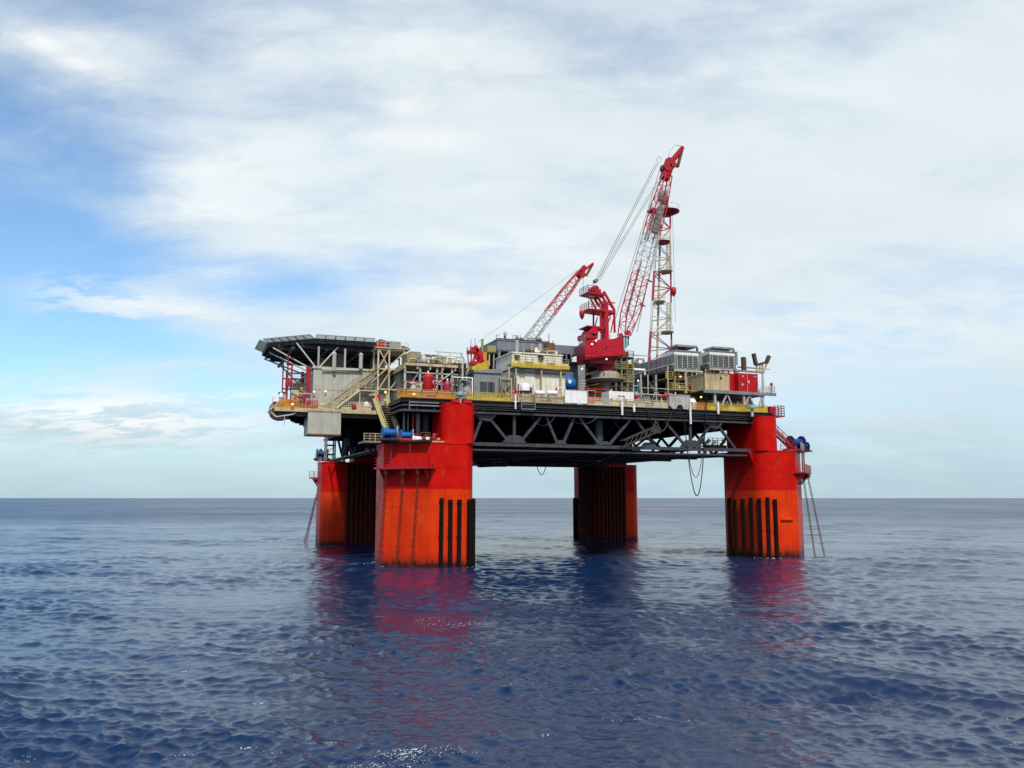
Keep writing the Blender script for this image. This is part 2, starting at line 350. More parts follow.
# ------------------------------------------------------------------ the sea
def build_sea():
    SEA_A, SEA_B = 0.0046, 0.0022
    cx, cy = CAM[0], CAM[1]
    fwd = math.pi / 2 - YAW
    th = np.concatenate([np.linspace(-0.72, 0.72, 800), np.linspace(0.72, 2 * math.pi - 0.72, 50)[1:-1]]) + fwd
    r = [20.0]
    while r[-1] < 260: r.append(r[-1] * 1.0031)
    while r[-1] < 1100: r.append(r[-1] * (1.0031 + (r[-1] - 260) * 1.1e-5))
    while r[-1] < 70000: r.append(r[-1] * 1.06)
    r = np.array(r); nt_, nr = len(th), len(r)
    X = cx + r[:, None] * np.cos(th)[None, :]; Y = cy + r[:, None] * np.sin(th)[None, :]
    cell = np.gradient(r)[:, None]
    Z = np.zeros_like(X); DX = np.zeros_like(X); DY = np.zeros_like(X)
    wd = fwd + 2.80                                    # wind sea runs towards the camera, a little across
    lam = np.concatenate([np.geomspace(0.26, 2.4, 150), np.geomspace(2.4, 12, 40), np.geomspace(12, 40, 16)])
    near = (r < 1100); Xn, Yn = X[near].astype(np.float32), Y[near].astype(np.float32); cn = cell[near].astype(np.float32); Zn = np.zeros_like(Xn); Dx = np.zeros_like(Xn); Dy = np.zeros_like(Xn)
    gs = np.zeros_like(Xn)
    for l in (6.5, 9, 13, 21, 34, 55):
        a = rng.uniform(0, 6.28); gs += np.sin(2 * math.pi / l * (math.cos(a) * (Xn - cx) + 1.6 * math.sin(a) * (Yn - cy)) + rng.uniform(0, 6.28)).astype(np.float32)
    gs = np.clip(1.06 + 0.17 * gs, 0.72, 1.7)
    for l in lam:
        a = wd + rng.normal() * (0.85 if l < 2.4 else 0.55 if l < 12 else 0.3); k = 2 * math.pi / l
        amp = rng.uniform(.5, 1.4) * (SEA_A * l * (0.75 / l) ** 0.42 if l < 2.4 else SEA_B * l * (2.4 / l) ** 0.35 if l < 12 else 0.034)
        fade = np.clip((l / cn - 2.4) / 2.0, 0, 1)
        rows = int((fade[:, 0] > 0).sum())
        if rows == 0: continue
        kx, ky = k * math.cos(a), k * math.sin(a); ph = (kx * (Xn[:rows] - cx) + ky * (Yn[:rows] - cy) + rng.uniform(0, 6.28)).astype(np.float32)
        am = (amp * fade[:rows] * gs[:rows]) if l < 2.4 else amp * fade[:rows]
        Zn[:rows] += am * np.sin(ph); c = 0.9 * am * np.cos(ph); Dx[:rows] += c * math.cos(a); Dy[:rows] += c * math.sin(a)
    # gusts: patches where the chop is flatter or rougher
    g = np.zeros_like(Xn)
    for l in (23, 31, 47, 70):
        a = rng.uniform(0, 6.28); g += np.sin(2 * math.pi / l * (math.cos(a) * Xn + math.sin(a) * Yn) + rng.uniform(0, 6.28))
    g = 1 + 0.2 * g
    Z[near] = Zn * g; DX[near] = Dx * g; DY[near] = Dy * g
    X += DX; Y += DY
    V = np.stack([X, Y, Z], -1).reshape(-1, 3); V = np.concatenate([V, [[cx, cy, 0]]])
    i = np.arange(nr - 1)[:, None]; j = np.arange(nt_)[None, :]; j2 = (j + 1) % nt_
    Q = np.stack([i * nt_ + j, (i + 1) * nt_ + j, (i + 1) * nt_ + j2, i * nt_ + j2], -1).reshape(-1, 4)
    T = np.stack([np.full(nt_, nr * nt_), np.arange(nt_), (np.arange(nt_) + 1) % nt_], -1)
    me = bpy.data.meshes.new('sea'); me.vertices.add(len(V)); me.vertices.foreach_set('co', V.astype(np.float32).ravel())
    nl = Q.size + T.size; me.loops.add(nl); me.loops.foreach_set('vertex_index', np.concatenate([Q.ravel(), T.ravel()]).astype(np.int32))
    me.polygons.add(len(Q) + len(T)); st = np.concatenate([np.arange(len(Q)) * 4, Q.size + np.arange(len(T)) * 3])
    me.polygons.foreach_set('loop_start', st.astype(np.int32)); me.update(calc_edges=True); me.validate()
    me.polygons.foreach_set('use_smooth', np.ones(len(me.polygons), bool))
    global sea_z
    def sea_z(x, y):
        dx, dy = x - cx, y - cy; i = int(np.clip(np.searchsorted(r, math.hypot(dx, dy)), 0, nr - 2)); a = (math.atan2(dy, dx) - fwd + math.pi) % (2 * math.pi) - math.pi
        j_ = int(np.clip((a + 0.72) / 1.44 * 799, 0, 799)); return float(Z[i, j_])
    m = bpy.data.materials.new('sea_water'); m.use_nodes = True; nt = m.node_tree; N = nt.nodes.new; L = nt.links.new
    b = nt.nodes['Principled BSDF']; b.inputs['Base Color'].default_value = (0.004, 0.017, 0.058, 1); b.inputs['IOR'].default_value = 1.333
    gm = N('ShaderNodeNewGeometry'); last = None
    for scale, sc, dist, strength in ((0.5, (1, 1, 1), 0.20, 0.5), (3.0, (1, 1, 1), 0.06, 0.8), (9.0, (1, 1, 1), 0.022, 0.8)):
        mp = N('ShaderNodeMapping'); mp.inputs['Rotation'].default_value = (0, 0, YAW); mp.inputs['Scale'].default_value = (0.55, 1.0, 1.0); L(gm.outputs['Position'], mp.inputs['Vector'])
        n = N('ShaderNodeTexNoise'); n.inputs['Scale'].default_value = scale; n.inputs['Detail'].default_value = 4; n.inputs['Roughness'].default_value = 0.55; n.inputs['Distortion'].default_value = 0.4
        L(mp.outputs[0], n.inputs['Vector'])
        bp = N('ShaderNodeBump'); bp.inputs['Strength'].default_value = strength; bp.inputs['Distance'].default_value = dist; L(n.outputs['Fac'], bp.inputs['Height'])
        if last: L(last, bp.inputs['Normal'])
        last = bp.outputs[0]
    dv = N('ShaderNodeVectorMath'); dv.operation = 'DISTANCE'; L(gm.outputs['Position'], dv.inputs[0]); dv.inputs[1].default_value = (-40, -90, 0)
    mr = N('ShaderNodeMapRange'); L(dv.outputs['Value'], mr.inputs[0])
    for i, q in enumerate((30, 420, 0.10, 0.33)): mr.inputs[i + 1].default_value = q          # ripples too fine to model far out
    mp = N('ShaderNodeMapping'); mp.inputs['Rotation'].default_value = (0, 0, YAW); mp.inputs['Scale'].default_value = (0.006, 0.012, 1.0); L(gm.outputs['Position'], mp.inputs['Vector'])
    wl = N('ShaderNodeTexNoise'); wl.inputs['Scale'].default_value = 1.0; wl.inputs['Detail'].default_value = 7; wl.inputs['Roughness'].default_value = 0.65; L(mp.outputs[0], wl.inputs['Vector'])
    wa = N('ShaderNodeMath'); wa.operation = 'MULTIPLY_ADD'; L(wl.outputs['Fac'], wa.inputs[0]); wa.inputs[1].default_value = 1.5; wa.inputs[2].default_value = 0.25      # wind lanes: rougher and smoother patches
    wm = N('ShaderNodeMath'); wm.operation = 'MULTIPLY'; L(wa.outputs[0], wm.inputs[0]); L(mr.outputs[0], wm.inputs[1]); L(wm.outputs[0], b.inputs['Roughness'])
    L(last, b.inputs['Normal']); me.materials.append(m)
    o = link(bpy.data.objects.new('sea', me)); o['kind'] = 'structure'
build_sea()

# ------------------------------------------------------------------ columns
HW, CH, RC, SP = 5.51, 4.94, 2.2, 27.5
def col_outline(sx, sy, n=8):
    pts = [(HW, HW - CH), (HW - CH, HW)]
    def arc(cx, cy, a0, a1):
        for i in range(n + 1): a = R(a0 + (a1 - a0) * i / n); pts.append((cx + RC * math.cos(a), cy + RC * math.sin(a)))
    arc(-HW + RC, HW - RC, 90, 180); arc(-HW + RC, -HW + RC, 180, 270); arc(HW - RC, -HW + RC, 270, 360)
    return [(sx * (x + SP), sy * (y + SP)) for x, y in pts]
def rrect(x0, x1, y0, y1, r, n=6):
    p = []
    for cx, cy, a0 in ((x1 - r, y1 - r, 0), (x0 + r, y1 - r, 90), (x0 + r, y0 + r, 180), (x1 - r, y0 + r, 270)):
        for i in range(n + 1): a = R(a0 + 90 * i / n); p.append((cx + r * math.cos(a), cy + r * math.sin(a)))
    return p
ZL = 15.4
def add_hull(mb, poly, z0, z1):        # soft sided prism: rounded corners shaded smooth, flat sides kept flat by their own vertices
    n = len(poly); sg = sum(poly[i][0] * poly[(i + 1) % n][1] - poly[(i + 1) % n][0] * poly[i][1] for i in range(n))
    for i in range(n):
        a, b = poly[i], poly[(i + 1) % n]
        q = [(a[0], a[1], z0), (b[0], b[1], z0), (b[0], b[1], z1), (a[0], a[1], z1)]
        mb.add(q, [(0, 1, 2, 3) if sg > 0 else (3, 2, 1, 0)])
    top = [(x, y, z1) for x, y in poly]; mb.add(top, [tuple(range(n)) if sg > 0 else tuple(range(n - 1, -1, -1))])
    return mb
def fender(t, x, y, nx, ny, z0=-1.5, z1=8.6):
    a = math.atan2(ny, nx); me = shared('fender_%g' % z1, lambda: MB().box(-0.05, 0.34, -0.27, 0.27, 0, z1 - z0).box(0.30, 0.42, -0.20, 0.20, 0.2, z1 - z0 - 0.15).box(-.06, .2, -.36, .36, z1 - z0 - .55, z1 - z0 - .4).box(-.06, .2, -.36, .36, 5.2, 5.35), 'fender')
    o_ = inst('fender', me, (x, y, z0), t, a); o_.scale = (random.uniform(.85, 1.1), random.uniform(.85, 1.1), random.uniform(.965, 1.0)); o_.rotation_euler[0] = random.uniform(-.006, .006)
def chain(label, a, b, link_len=0.52, r=0.048):
    mb = MB(); a = Vector(a); b = Vector(b); n = int((b - a).length / (link_len * 0.78)); d = (b - a).normalized()
    s1 = d.cross(Vector((0.3, 1, 0))).normalized(); s2 = d.cross(s1)
    for i in range(n):
        c = lerp(a, b, (i + .5) / n); s = s1 if i % 2 else s2; pts = []
        for k in range(9):
            t = 2 * math.pi * k / 8; pts.append(c + d * (math.cos(t) * link_len / 2) + s * (math.sin(t) * link_len * 0.30))
        for p, q in zip(pts[:-1], pts[1:]): mb.tube(p, q, r, 4, caps=False)
    return solo('mooring_chain', mb, 'chain', label, 'chain', 'mooring chains')
def winch(label, c, s=1.0, ang=0.0, col='blue'):
    c = Vector(c); t = thing('mooring_winch', label, 'winch', c, 'mooring winches')
    part('bed_frame', MB().box(c.x - 1.3 * s, c.x + 1.3 * s, c.y - 1.0 * s, c.y + 1.0 * s, c.z, c.z + 0.25 * s), 'steel_dark', t)
    for e in (-0.85, 0.85):
        part('side_plate', MB().lathe((c.x + e * s, c.y, c.z + 1.05 * s), [(0.85 * s, -0.09 * s), (0.85 * s, 0.09 * s)], 14, 'X', False), col, t)
    part('drum', MB().lathe((c.x, c.y, c.z + 1.05 * s), [(0.5 * s, -0.75 * s), (0.5 * s, 0.75 * s)], 14, 'X'), col, t)
    part('motor', MB().box(c.x - .5 * s, c.x + .4 * s, c.y + .55 * s, c.y + 1.2 * s, c.z + .25 * s, c.z + 1.5 * s).lathe((c.x - .1 * s, c.y + .8 * s, c.z + 1.5 * s), [(.3 * s, 0), (.3 * s, .3 * s), (.12 * s, .45 * s)], 10), col, t)
    part('brake_lever', MB().beam((c.x + 1.0 * s, c.y - .3, c.z + .5), (c.x + 1.05 * s, c.y - .45, c.z + 2.0 * s), 0.09), 'white', t)
    return t
names = {(-1, -1): 'front left', (1, -1): 'front right', (-1, 1): 'rear left', (1, 1): 'rear right'}
col_labels = {(-1, -1): 'nearest red orange hull column with narrow upper leg and mooring balcony',
              (1, -1): 'red orange hull column at right with black fender strips under the red containers',
              (-1, 1): 'shaded red hull column at left below the helideck, partly hidden by the nearest column',
              (1, 1): 'shaded red hull column in the far middle under the deck truss'}
COLS = {}
for (sx, sy) in names:
    t = thing('hull_column', col_labels[(sx, sy)], 'platform column', (sx * SP, sy * SP, 0), 'hull columns'); COLS[(sx, sy)] = t
    zt = ZL if sy < 0 else (15.0 if sx < 0 else 15.3)
    part('shaft', add_hull(MB(), col_outline(sx, sy), -9, zt), 'hull_red', t)
    o = col_outline(sx, sy)
    part('top_rim', MB().prism([(x + (0.06 if x > sx * SP else -0.06), y + (0.06 if y > sy * SP else -0.06)) for x, y in o], zt - 0.16, zt + 0.05), 'hull_red', t)
tA, tD, tB, tC = COLS[(-1, -1)], COLS[(1, -1)], COLS[(-1, 1)], COLS[(1, 1)]
ua = part('upper_leg', add_hull(MB(), rrect(-26.4, -22.02, -33.0, -26.0, 1.5, 8), ZL, 20.55), 'hull_red', tA)
ud = part('upper_leg', add_hull(MB(), rrect(22.02, 25.6, -33.0, -23.5, 1.5, 8), ZL, 20.45), 'hull_red', tD)
for s_, t in ((-1, tB), (1, tC)): part('upper_leg', add_hull(MB(), rrect(s_ * 24.6 - 2.4, s_ * 24.6 + 2.4, 23.5, 29.5, 1.2), 15.0, 19.6), 'hull_red', t)
part('end_flange', MB().box(-25.4, -24.4, -33.12, -32.3, 20.55, 21.0).box(-23.8, -22.8, -33.1, -32.3, 20.55, 21.05), 'red', tA)
part('corbel', MB().add([(21.2, -31, 15.3), (22.05, -31, 15.3), (22.05, -31, 13.3), (21.2, -27, 15.3), (22.05, -27, 15.3), (22.05, -27, 13.3)], [(0, 2, 1), (3, 4, 5), (0, 1, 4, 3), (1, 2, 5, 4), (2, 0, 3, 5)]), 'hull_red', tD)
cx, cy = -24.2, -30.8
for x in (-26.75, -25.55, -24.4): fender(tA, x, -33.0, 0, -1)
for a in (-58, -28): fender(tA, cx + RC * math.cos(R(a)), cy + RC * math.sin(R(a)), math.cos(R(a)), math.sin(R(a)))
for y in (-29.4, -27.6): fender(tA, -21.99, y, 1, 0)
for y in (-24.8, -26.2, -28.3, -30.3): fender(tD, 22.0, y, -1, 0)
for a in (207, 236, 263): fender(tD, 24.2 + RC * math.cos(R(a)), -30.8 + RC * math.sin(R(a)), math.cos(R(a)), math.sin(R(a)))
for y in (31.0, 29.6): fender(tC, 22.0, y, -1, 0)
def shade_clad(t, pts, r=.36):  # dark tubes added to imitate deep deck shade on the rear columns
    me = shared('upright_tube_%g' % r, lambda: MB().tube((0, 0, 0), (0, 0, 16.8), r, 8).box(-r - .08, r + .08, -.1, r + .3, 4.0, 4.25).box(-r - .08, r + .08, -.1, r + .3, 10.0, 10.25), 'upright_tube')
    for x, y in pts: inst('shade_tube', me, (x, y, -2.0), t)
shade_clad(tC, [(24.6 + .86 * i, 21.62) for i in range(6)] + [(24.2 + 2.55 * math.cos(R(a)), 24.2 + 2.55 * math.sin(R(a))) for a in (262, 243, 224, 205, 188)] + [(21.6, 24.9 + .9 * i) for i in range(4)])
shade_clad(tB, [(-28.4 + .86 * i, 21.62) for i in range(6)] + [(-24.2 + 2.55 * math.cos(R(a)), 24.2 + 2.55 * math.sin(R(a))) for a in (280, 300, 320)])
# weld seams and a ladder on the near columns
for t, x0, x1 in ((tA, -28.2, -24.3), (tD, 24.3, 28.2)):
    part('seam_bead', MB().box(x0, x1, -33.04, -32.98, 12.30, 12.36), 'hull_red', t)
part('boat_step', MB().box(24.9, 27.0, -33.3, -32.98, 5.25, 5.42), 'hull_red', tD)
# mooring balconies on the outer corner
def balcony(t, sx, sy, z, out, ext, m='rail_red'):
    n = Vector((sx, sy, 0)).normalized(); e = Vector((-sy, sx, 0)).normalized() * (1 if sx * sy > 0 else -1)
    c = Vector((sx * (SP + HW - CH / 2), sy * (SP + HW - CH / 2), z)); hw = CH * 0.707 + ext
    q = [c - e * hw - n * 0.6, c + e * hw - n * 0.6, c + e * hw + n * out, c - e * hw + n * out]
    b = part('balcony', MB().prism([(p.x, p.y) for p in q], z - 0.28, z), m, t)
    mb = rail_mb([q[0] + n * .9, q[3] - n * .06, q[2] - n * .06, q[1] + n * .9], 1.1, 1.3, 3, 0.03); part('railing', mb, m, b)
    for k in (-0.8, 0, 0.8):
        a = c + e * hw * k; part('bracket', MB().beam(a + n * out * .85 - Vector((0, 0, .25)), a - n * .1 - Vector((0, 0, 1.9)), 0.2), m, b)
        part('bracket_plate', MB().beam(a + n * .1 - Vector((0, 0, .8)), a + n * .9 - Vector((0, 0, .45)), 0.1, .6), 'hull_red', b)
    return c, n, e, hw
ch_lab = {(-1, -1): ['chain along the lit left face of the nearest column', 'chain down the nearest column just right of its lit face', 'chain down the middle of the nearest column face'],
          (1, -1): ['inner chain hanging off the right side of the right column', 'outer chain hanging off the right side of the right column', None],
          (-1, 1): ['outer chain hanging left of the rear left column', 'inner chain hanging left of the rear left column', None]}
for (sx, sy), labs in ch_lab.items():
    t = COLS[(sx, sy)]
    c, n, e, hw = balcony(t, sx, sy, 12.35, 1.5, 0.5)
    for k, lab in zip((-0.62, 0.0, 0.55), labs):
        if lab is None: continue
        k2 = k if (sx, sy) == (-1, -1) else (k * 0.5)
        o_ = 0.9 if (sx, sy) == (-1, -1) else (0.5 if k < -.3 else 1.25) + (0.5 if sy > 0 else 0)
        a = c + e * hw * k2 + n * o_; chain(lab, a + Vector((0, 0, -0.3)), a + n * (1.4 if (sx, sy) == (-1, -1) else o_ + (.75 if sy < 0 else 1.9)) + Vector((0, 0, -12.9)))
        part('fairlead', MB().lathe((a.x, a.y, a.z - .5), [(.32, -.45), (.45, 0), (.32, .45)], 10), 'chain', t)
    # upper mooring deck on the step
    b = part('winch_deck', MB().prism([(p.x, p.y) for p in (c - e * (hw - .2) - n * 1.2, c + e * (hw - .2) - n * 1.2, c + e * (hw - .6) + n * .9, c - e * (hw - .6) + n * .9)], 15.47, 15.7), 'steel_dark' if sx < 0 and sy < 0 else 'rail_red', t)
    q = [c - e * (hw - .7) + n * .8, c + e * (hw - .7) + n * .8]; mb = rail_mb([Vector((p.x, p.y, 15.7)) for p in q], 1.05, 1.4, 3, 0.03)
    if (sx, sy) != (-1, -1): part('railing', mb, 'pale_paint', b)
    for k in (-.5, .2): 
        a = c + e * hw * k + n * .7; part('chain_guide', MB().beam((a.x, a.y, 15.4), (a.x, a.y, 12.5), 0.14), 'chain', t)
winch('bright blue winch at the foot of the yellow stairs on the nearest column', (W(389, 440, -29.8).x, -29.8, 15.7), 0.95)
winch('smaller blue winch beside red piping on the nearest column', (W(406, 440, -29.0).x, -29.0, 15.7), 0.8, col='blue')
winch('dark blue winch at the outer edge of the right column', (W(796, 448, -28.6).x, -28.6, 15.7), 1.25, col='blue_dark')
winch('dark blue winch behind it in the right column mooring gear', (W(803, 448, -27).x, -27, 15.7), 0.85, col='blue_dark')
winch('dark blue winch on top of the rear left column', (W(322, 455, 29).x, 29.0, 15.7), 1.1, col='blue_dark')
# small gear on the column steps
for k, (px, h, m) in enumerate(((416, 1.1, 'red'), (421, .8, 'brown'), (426, 1.0, 'red'), (431, .7, 'brown'), (436, 1.2, 'red'), (439, .6, 'beige'))):
    p = W(px, 441, -30.8); part('valve_stand', MB().tube((p.x, -30.8, ZL + .05), (p.x, -30.8, ZL + h), .16, 8).lathe((p.x, -30.8, ZL + h), [(.34, -.12), (.34, .12)], 8), m, tA)
part('pipe_run', MB().tube((-32, -30.2, ZL + .45), (-26.5, -30.2, ZL + .45), .2).tube((-32, -29.6, ZL + .5), (-26.5, -29.6, ZL + .5), .15), 'red', tA)
part('step_coaming', MB().box(-28.0, -26.4, -33.05, -32.9, ZL + .06, ZL + .2), 'beige', tA)
gw = [(25.6, -31.5, 18.3), (29.2, -31.0, 15.8)]
stair('access_stairs', 'red stairs from the upper leg down to the right column step', gw[1], gw[0], (0, 1, 0), 'rail_red', rail_h=1.0)
part('step_railing', rail_mb([(25.7, -32.7, ZL + .05), (28.0, -32.7, ZL + .05), (31.5, -29.3, ZL + .05)], 1.0, 1.2, 3, .03), 'rail_red', tD)
part('step_railing', rail_mb([(-33, 24, 15.05), (-33, 29, 15.05)], 1.0, 1.2, 3, .03), 'pale_paint', tB)
for i in range(6):
    x, y = -30 + i * 1.5, 23.6 + (i % 2) * 2; part('valve_stand', MB().tube((x, y, 15.0), (x, y, 15.7 + .2 * (i % 3)), .22, 8), ('pale_paint', 'brown', 'teal')[i % 3], tB)
# teal domed lids above the front legs
for lab, px, yy in (('teal domed vent lid above the nearest column leg', 460, 393), ('teal domed vent lid above the right column leg', 752, 406)):
    p = W(px, yy + 3, -32.2); t = thing('domed_vent', lab, 'vent', (p.x, -32.2, 20.5), 'vent lids')
    part('stem', MB().tube((p.x, -32.2, 20.4), (p.x, -32.2, 21.5), .22, 10), 'wall_grey', t)
    part('dome', MB().lathe((p.x, -32.2, 21.55), [(.56, 0), (.58, .22), (.46, .45), (.22, .58), (.02, .62)], 14), 'teal', t)

# ------------------------------------------------------------------ deck structure
ZD = 21.2
XL, XR, YF, YB = -31.5, 25.8, -31.0, 31.0
dk = thing('main_deck', 'broad main deck carried on the four red columns', 'deck', (0, 0, 19.5))
part('deck_plate', MB().box(XL, XR, YF, YB, ZD - 0.22, ZD), 'deck_brown', dk)
def strip(z0, z1, out, m): 
    part('edge_beam', MB().box(XL + .1, XR - .1, YF - out, YF - out + .35, z0, z1), m, dk)
    part('edge_beam', MB().box(XL - out + .02, XL - out + .37, YF + .5, YB, z0, z1), m, dk); part('edge_beam', MB().box(XR + out - .37, XR + out - .02, YF + .5, YB, z0, z1), m, dk); part('edge_beam', MB().box(XL, XR, YB - .2, YB + out, z0, z1), m, dk)
strip(ZD - .55, ZD - .25, .12, 'steel_blue'); strip(ZD - 1.05, ZD - .86, .05, 'steel_blue'); strip(19.45, 19.72, 0.15, 'steel_blue')
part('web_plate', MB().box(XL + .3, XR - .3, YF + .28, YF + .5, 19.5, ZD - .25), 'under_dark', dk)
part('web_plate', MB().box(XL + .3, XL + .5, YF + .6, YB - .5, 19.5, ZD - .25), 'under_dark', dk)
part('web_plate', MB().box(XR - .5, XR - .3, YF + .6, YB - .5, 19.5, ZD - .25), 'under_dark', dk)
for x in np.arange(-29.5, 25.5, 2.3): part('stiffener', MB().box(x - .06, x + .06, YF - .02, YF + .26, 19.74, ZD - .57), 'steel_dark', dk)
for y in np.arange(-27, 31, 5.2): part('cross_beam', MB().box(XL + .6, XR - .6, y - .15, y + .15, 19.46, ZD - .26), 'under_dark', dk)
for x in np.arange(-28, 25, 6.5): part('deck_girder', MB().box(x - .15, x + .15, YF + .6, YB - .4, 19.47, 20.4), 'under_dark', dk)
for z, r in ((20.55, .11), (20.0, .08), (20.28, .06)):
    part('service_pipe', MB().tube((-22, YF - .22, z), (22, YF - .22, z), r, 8), 'steel_dark', dk)
part('pipe_rack', MB().tube((-30.5, YF - .1, 20.2), (-26.6, YF - .1, 20.2), .1).tube((-30.5, YF - .1, 20.6), (-26.6, YF - .1, 20.6), .1).beam((-30.5, YF - .1, 19.7), (-30.5, YF - .1, 20.9), .12), 'steel_grey', dk)

tr = thing('deck_truss', 'blue grey steel truss spanning between the red columns below the deck', 'truss', (0, 0, 15.2))
ZT, ZB = 19.45, 15.5
def chord_(p, q, w=.5, m='steel_blue'): part('chord', MB().beam(p, q, w), m, tr)
YT = -30.4
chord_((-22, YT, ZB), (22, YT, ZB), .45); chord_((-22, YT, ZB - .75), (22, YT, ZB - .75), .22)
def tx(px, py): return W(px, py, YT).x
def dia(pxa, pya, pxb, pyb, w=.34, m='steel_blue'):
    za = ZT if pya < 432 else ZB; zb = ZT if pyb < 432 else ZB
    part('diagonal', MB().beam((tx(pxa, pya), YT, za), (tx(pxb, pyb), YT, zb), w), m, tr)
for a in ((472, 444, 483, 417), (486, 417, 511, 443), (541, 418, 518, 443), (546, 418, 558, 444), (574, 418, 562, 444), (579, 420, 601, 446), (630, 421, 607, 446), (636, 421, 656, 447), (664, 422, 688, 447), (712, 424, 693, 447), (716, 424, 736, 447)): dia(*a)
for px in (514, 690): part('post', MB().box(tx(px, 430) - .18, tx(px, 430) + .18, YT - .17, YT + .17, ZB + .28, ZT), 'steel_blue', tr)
part('post', MB().tube((tx(604, 430), YT + 1.6, ZB), (tx(604, 430), YT + 1.6, ZT), .62, 14), 'steel_blue', tr)
def gusset(px, zc, up, w=1.7, h=1.0):
    x = tx(px, 430); s = 1 if up else -1
    part('gusset', MB().add([(x - w, YT - .04 - .26, zc), (x + w, YT - .3, zc), (x + w * .45, YT - .3, zc + s * h), (x - w * .45, YT - .3, zc + s * h), (x - w, YT + .26, zc), (x + w, YT + .26, zc), (x + w * .45, YT + .26, zc + s * h), (x - w * .45, YT + .26, zc + s * h)],
         [(0, 1, 2, 3), (7, 6, 5, 4), (0, 4, 5, 1), (1, 5, 6, 2), (2, 6, 7, 3), (3, 7, 4, 0)]), 'steel_blue', tr)
for px in (514, 690): gusset(px, ZB + .27, True)
for px in (484.5, 714): gusset(px, ZT - .01, False, 1.6, .8)
for px in (560, 604, 647): gusset(px, ZB + .27, True, .9, .5)
# the other three sides and the inside frames
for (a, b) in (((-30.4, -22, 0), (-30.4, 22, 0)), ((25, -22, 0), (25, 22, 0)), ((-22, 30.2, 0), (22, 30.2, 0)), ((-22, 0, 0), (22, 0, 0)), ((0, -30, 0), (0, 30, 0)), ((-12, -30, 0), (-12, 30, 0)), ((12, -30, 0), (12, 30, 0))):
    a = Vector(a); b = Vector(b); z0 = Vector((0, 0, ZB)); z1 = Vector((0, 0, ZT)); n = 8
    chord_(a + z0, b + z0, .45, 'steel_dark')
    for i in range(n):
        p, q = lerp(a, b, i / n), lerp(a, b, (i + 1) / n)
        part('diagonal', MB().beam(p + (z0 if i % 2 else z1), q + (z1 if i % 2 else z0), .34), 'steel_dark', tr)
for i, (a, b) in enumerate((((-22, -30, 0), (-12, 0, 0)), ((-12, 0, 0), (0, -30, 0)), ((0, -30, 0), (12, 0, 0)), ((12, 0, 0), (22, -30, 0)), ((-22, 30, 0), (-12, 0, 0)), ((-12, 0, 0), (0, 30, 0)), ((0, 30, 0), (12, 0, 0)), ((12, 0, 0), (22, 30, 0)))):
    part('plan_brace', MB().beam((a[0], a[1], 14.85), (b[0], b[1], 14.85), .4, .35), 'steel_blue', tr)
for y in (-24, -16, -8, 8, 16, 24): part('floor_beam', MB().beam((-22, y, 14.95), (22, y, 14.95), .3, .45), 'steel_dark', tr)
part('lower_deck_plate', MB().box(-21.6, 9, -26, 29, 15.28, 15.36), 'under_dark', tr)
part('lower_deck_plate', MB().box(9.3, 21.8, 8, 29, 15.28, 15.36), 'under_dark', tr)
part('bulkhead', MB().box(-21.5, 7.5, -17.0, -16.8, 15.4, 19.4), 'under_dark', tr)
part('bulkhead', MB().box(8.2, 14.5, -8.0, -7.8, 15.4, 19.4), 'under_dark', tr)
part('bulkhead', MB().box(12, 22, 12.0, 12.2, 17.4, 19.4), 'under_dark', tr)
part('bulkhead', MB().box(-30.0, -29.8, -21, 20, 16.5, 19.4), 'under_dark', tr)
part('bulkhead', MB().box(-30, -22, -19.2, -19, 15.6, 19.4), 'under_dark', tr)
for px, r, m in ((404, .16, 'steel_grey'), (408, .1, 'steel_grey'), (413, .13, 'pink_red'), (418, .3, 'steel_grey'), (426, .5, 'steel_dark')):
    p = W(px, 425, -28.2); part('upright_tube', MB().tube((p.x, -28.2, ZL + .1), (p.x, -28.2, 19.5), r, 10), m, tr)
part('diagonal', MB().beam((W(440, 425, -28).x, -28, 18.6), (W(430, 433, -28).x, -28, ZL + .4), .25), 'steel_grey', tr)
# under deck machinery and gangway folded below the deck
for i, px in enumerate((634, 641, 650, 662, 671, 680)):
    p = W(px, 440, -12); c = Vector((p.x, -12 + 2 * (i % 3), 16.2)); tk = thing('under_deck_pump', ('small pale pump at the left end of the row inside the truss', 'second pale pump from the left inside the truss', 'third pale pump from the left inside the truss', 'pale pump left of the folded hoses inside the truss', 'pale pump behind the hanging hose inside the truss', 'pale pump at the right end of the row inside the truss')[i], 'pump', (c.x, c.y, 15.4), 'pumps inside the truss')
    part('casing', MB().lathe((c.x, c.y, 15.75), [(.3, 0), (.55, .2), (.55, .7), (.25, .95)], 12), 'white', tk); part('base', MB().box(c.x - .6, c.x + .6, c.y - .5, c.y + .5, 15.37, 15.75), 'steel_dark', tk)
g0, g1 = W(624, 447, -31.6), W(658, 432, -31.6)
fg = thing('boom_gangway', 'brown lattice gangway slung aslant below the deck edge', 'gangway', (g0.x, -31.6, g0.z))
for dy in (0, 1.0):
    for dz in (0, .9):
        part('chord', MB().beam((g0.x, -31.6 + dy, g0.z + dz), (g1.x, -31.6 + dy, g1.z + dz), .13), 'deck_brown', fg)
for i in range(7):
    a, b = lerp((g0.x, -31.6, g0.z), (g1.x, -31.6, g1.z), i / 7), lerp((g0.x, -31.6, g0.z + .9), (g1.x, -31.6, g1.z + .9), (i + 1) / 7)
    part('lacing', MB().beam(a, b, .09), 'steel_blue', fg); part('step', MB().beam(a, a + Vector((0, 1, 0)), .3, .06), 'deck_brown', fg)
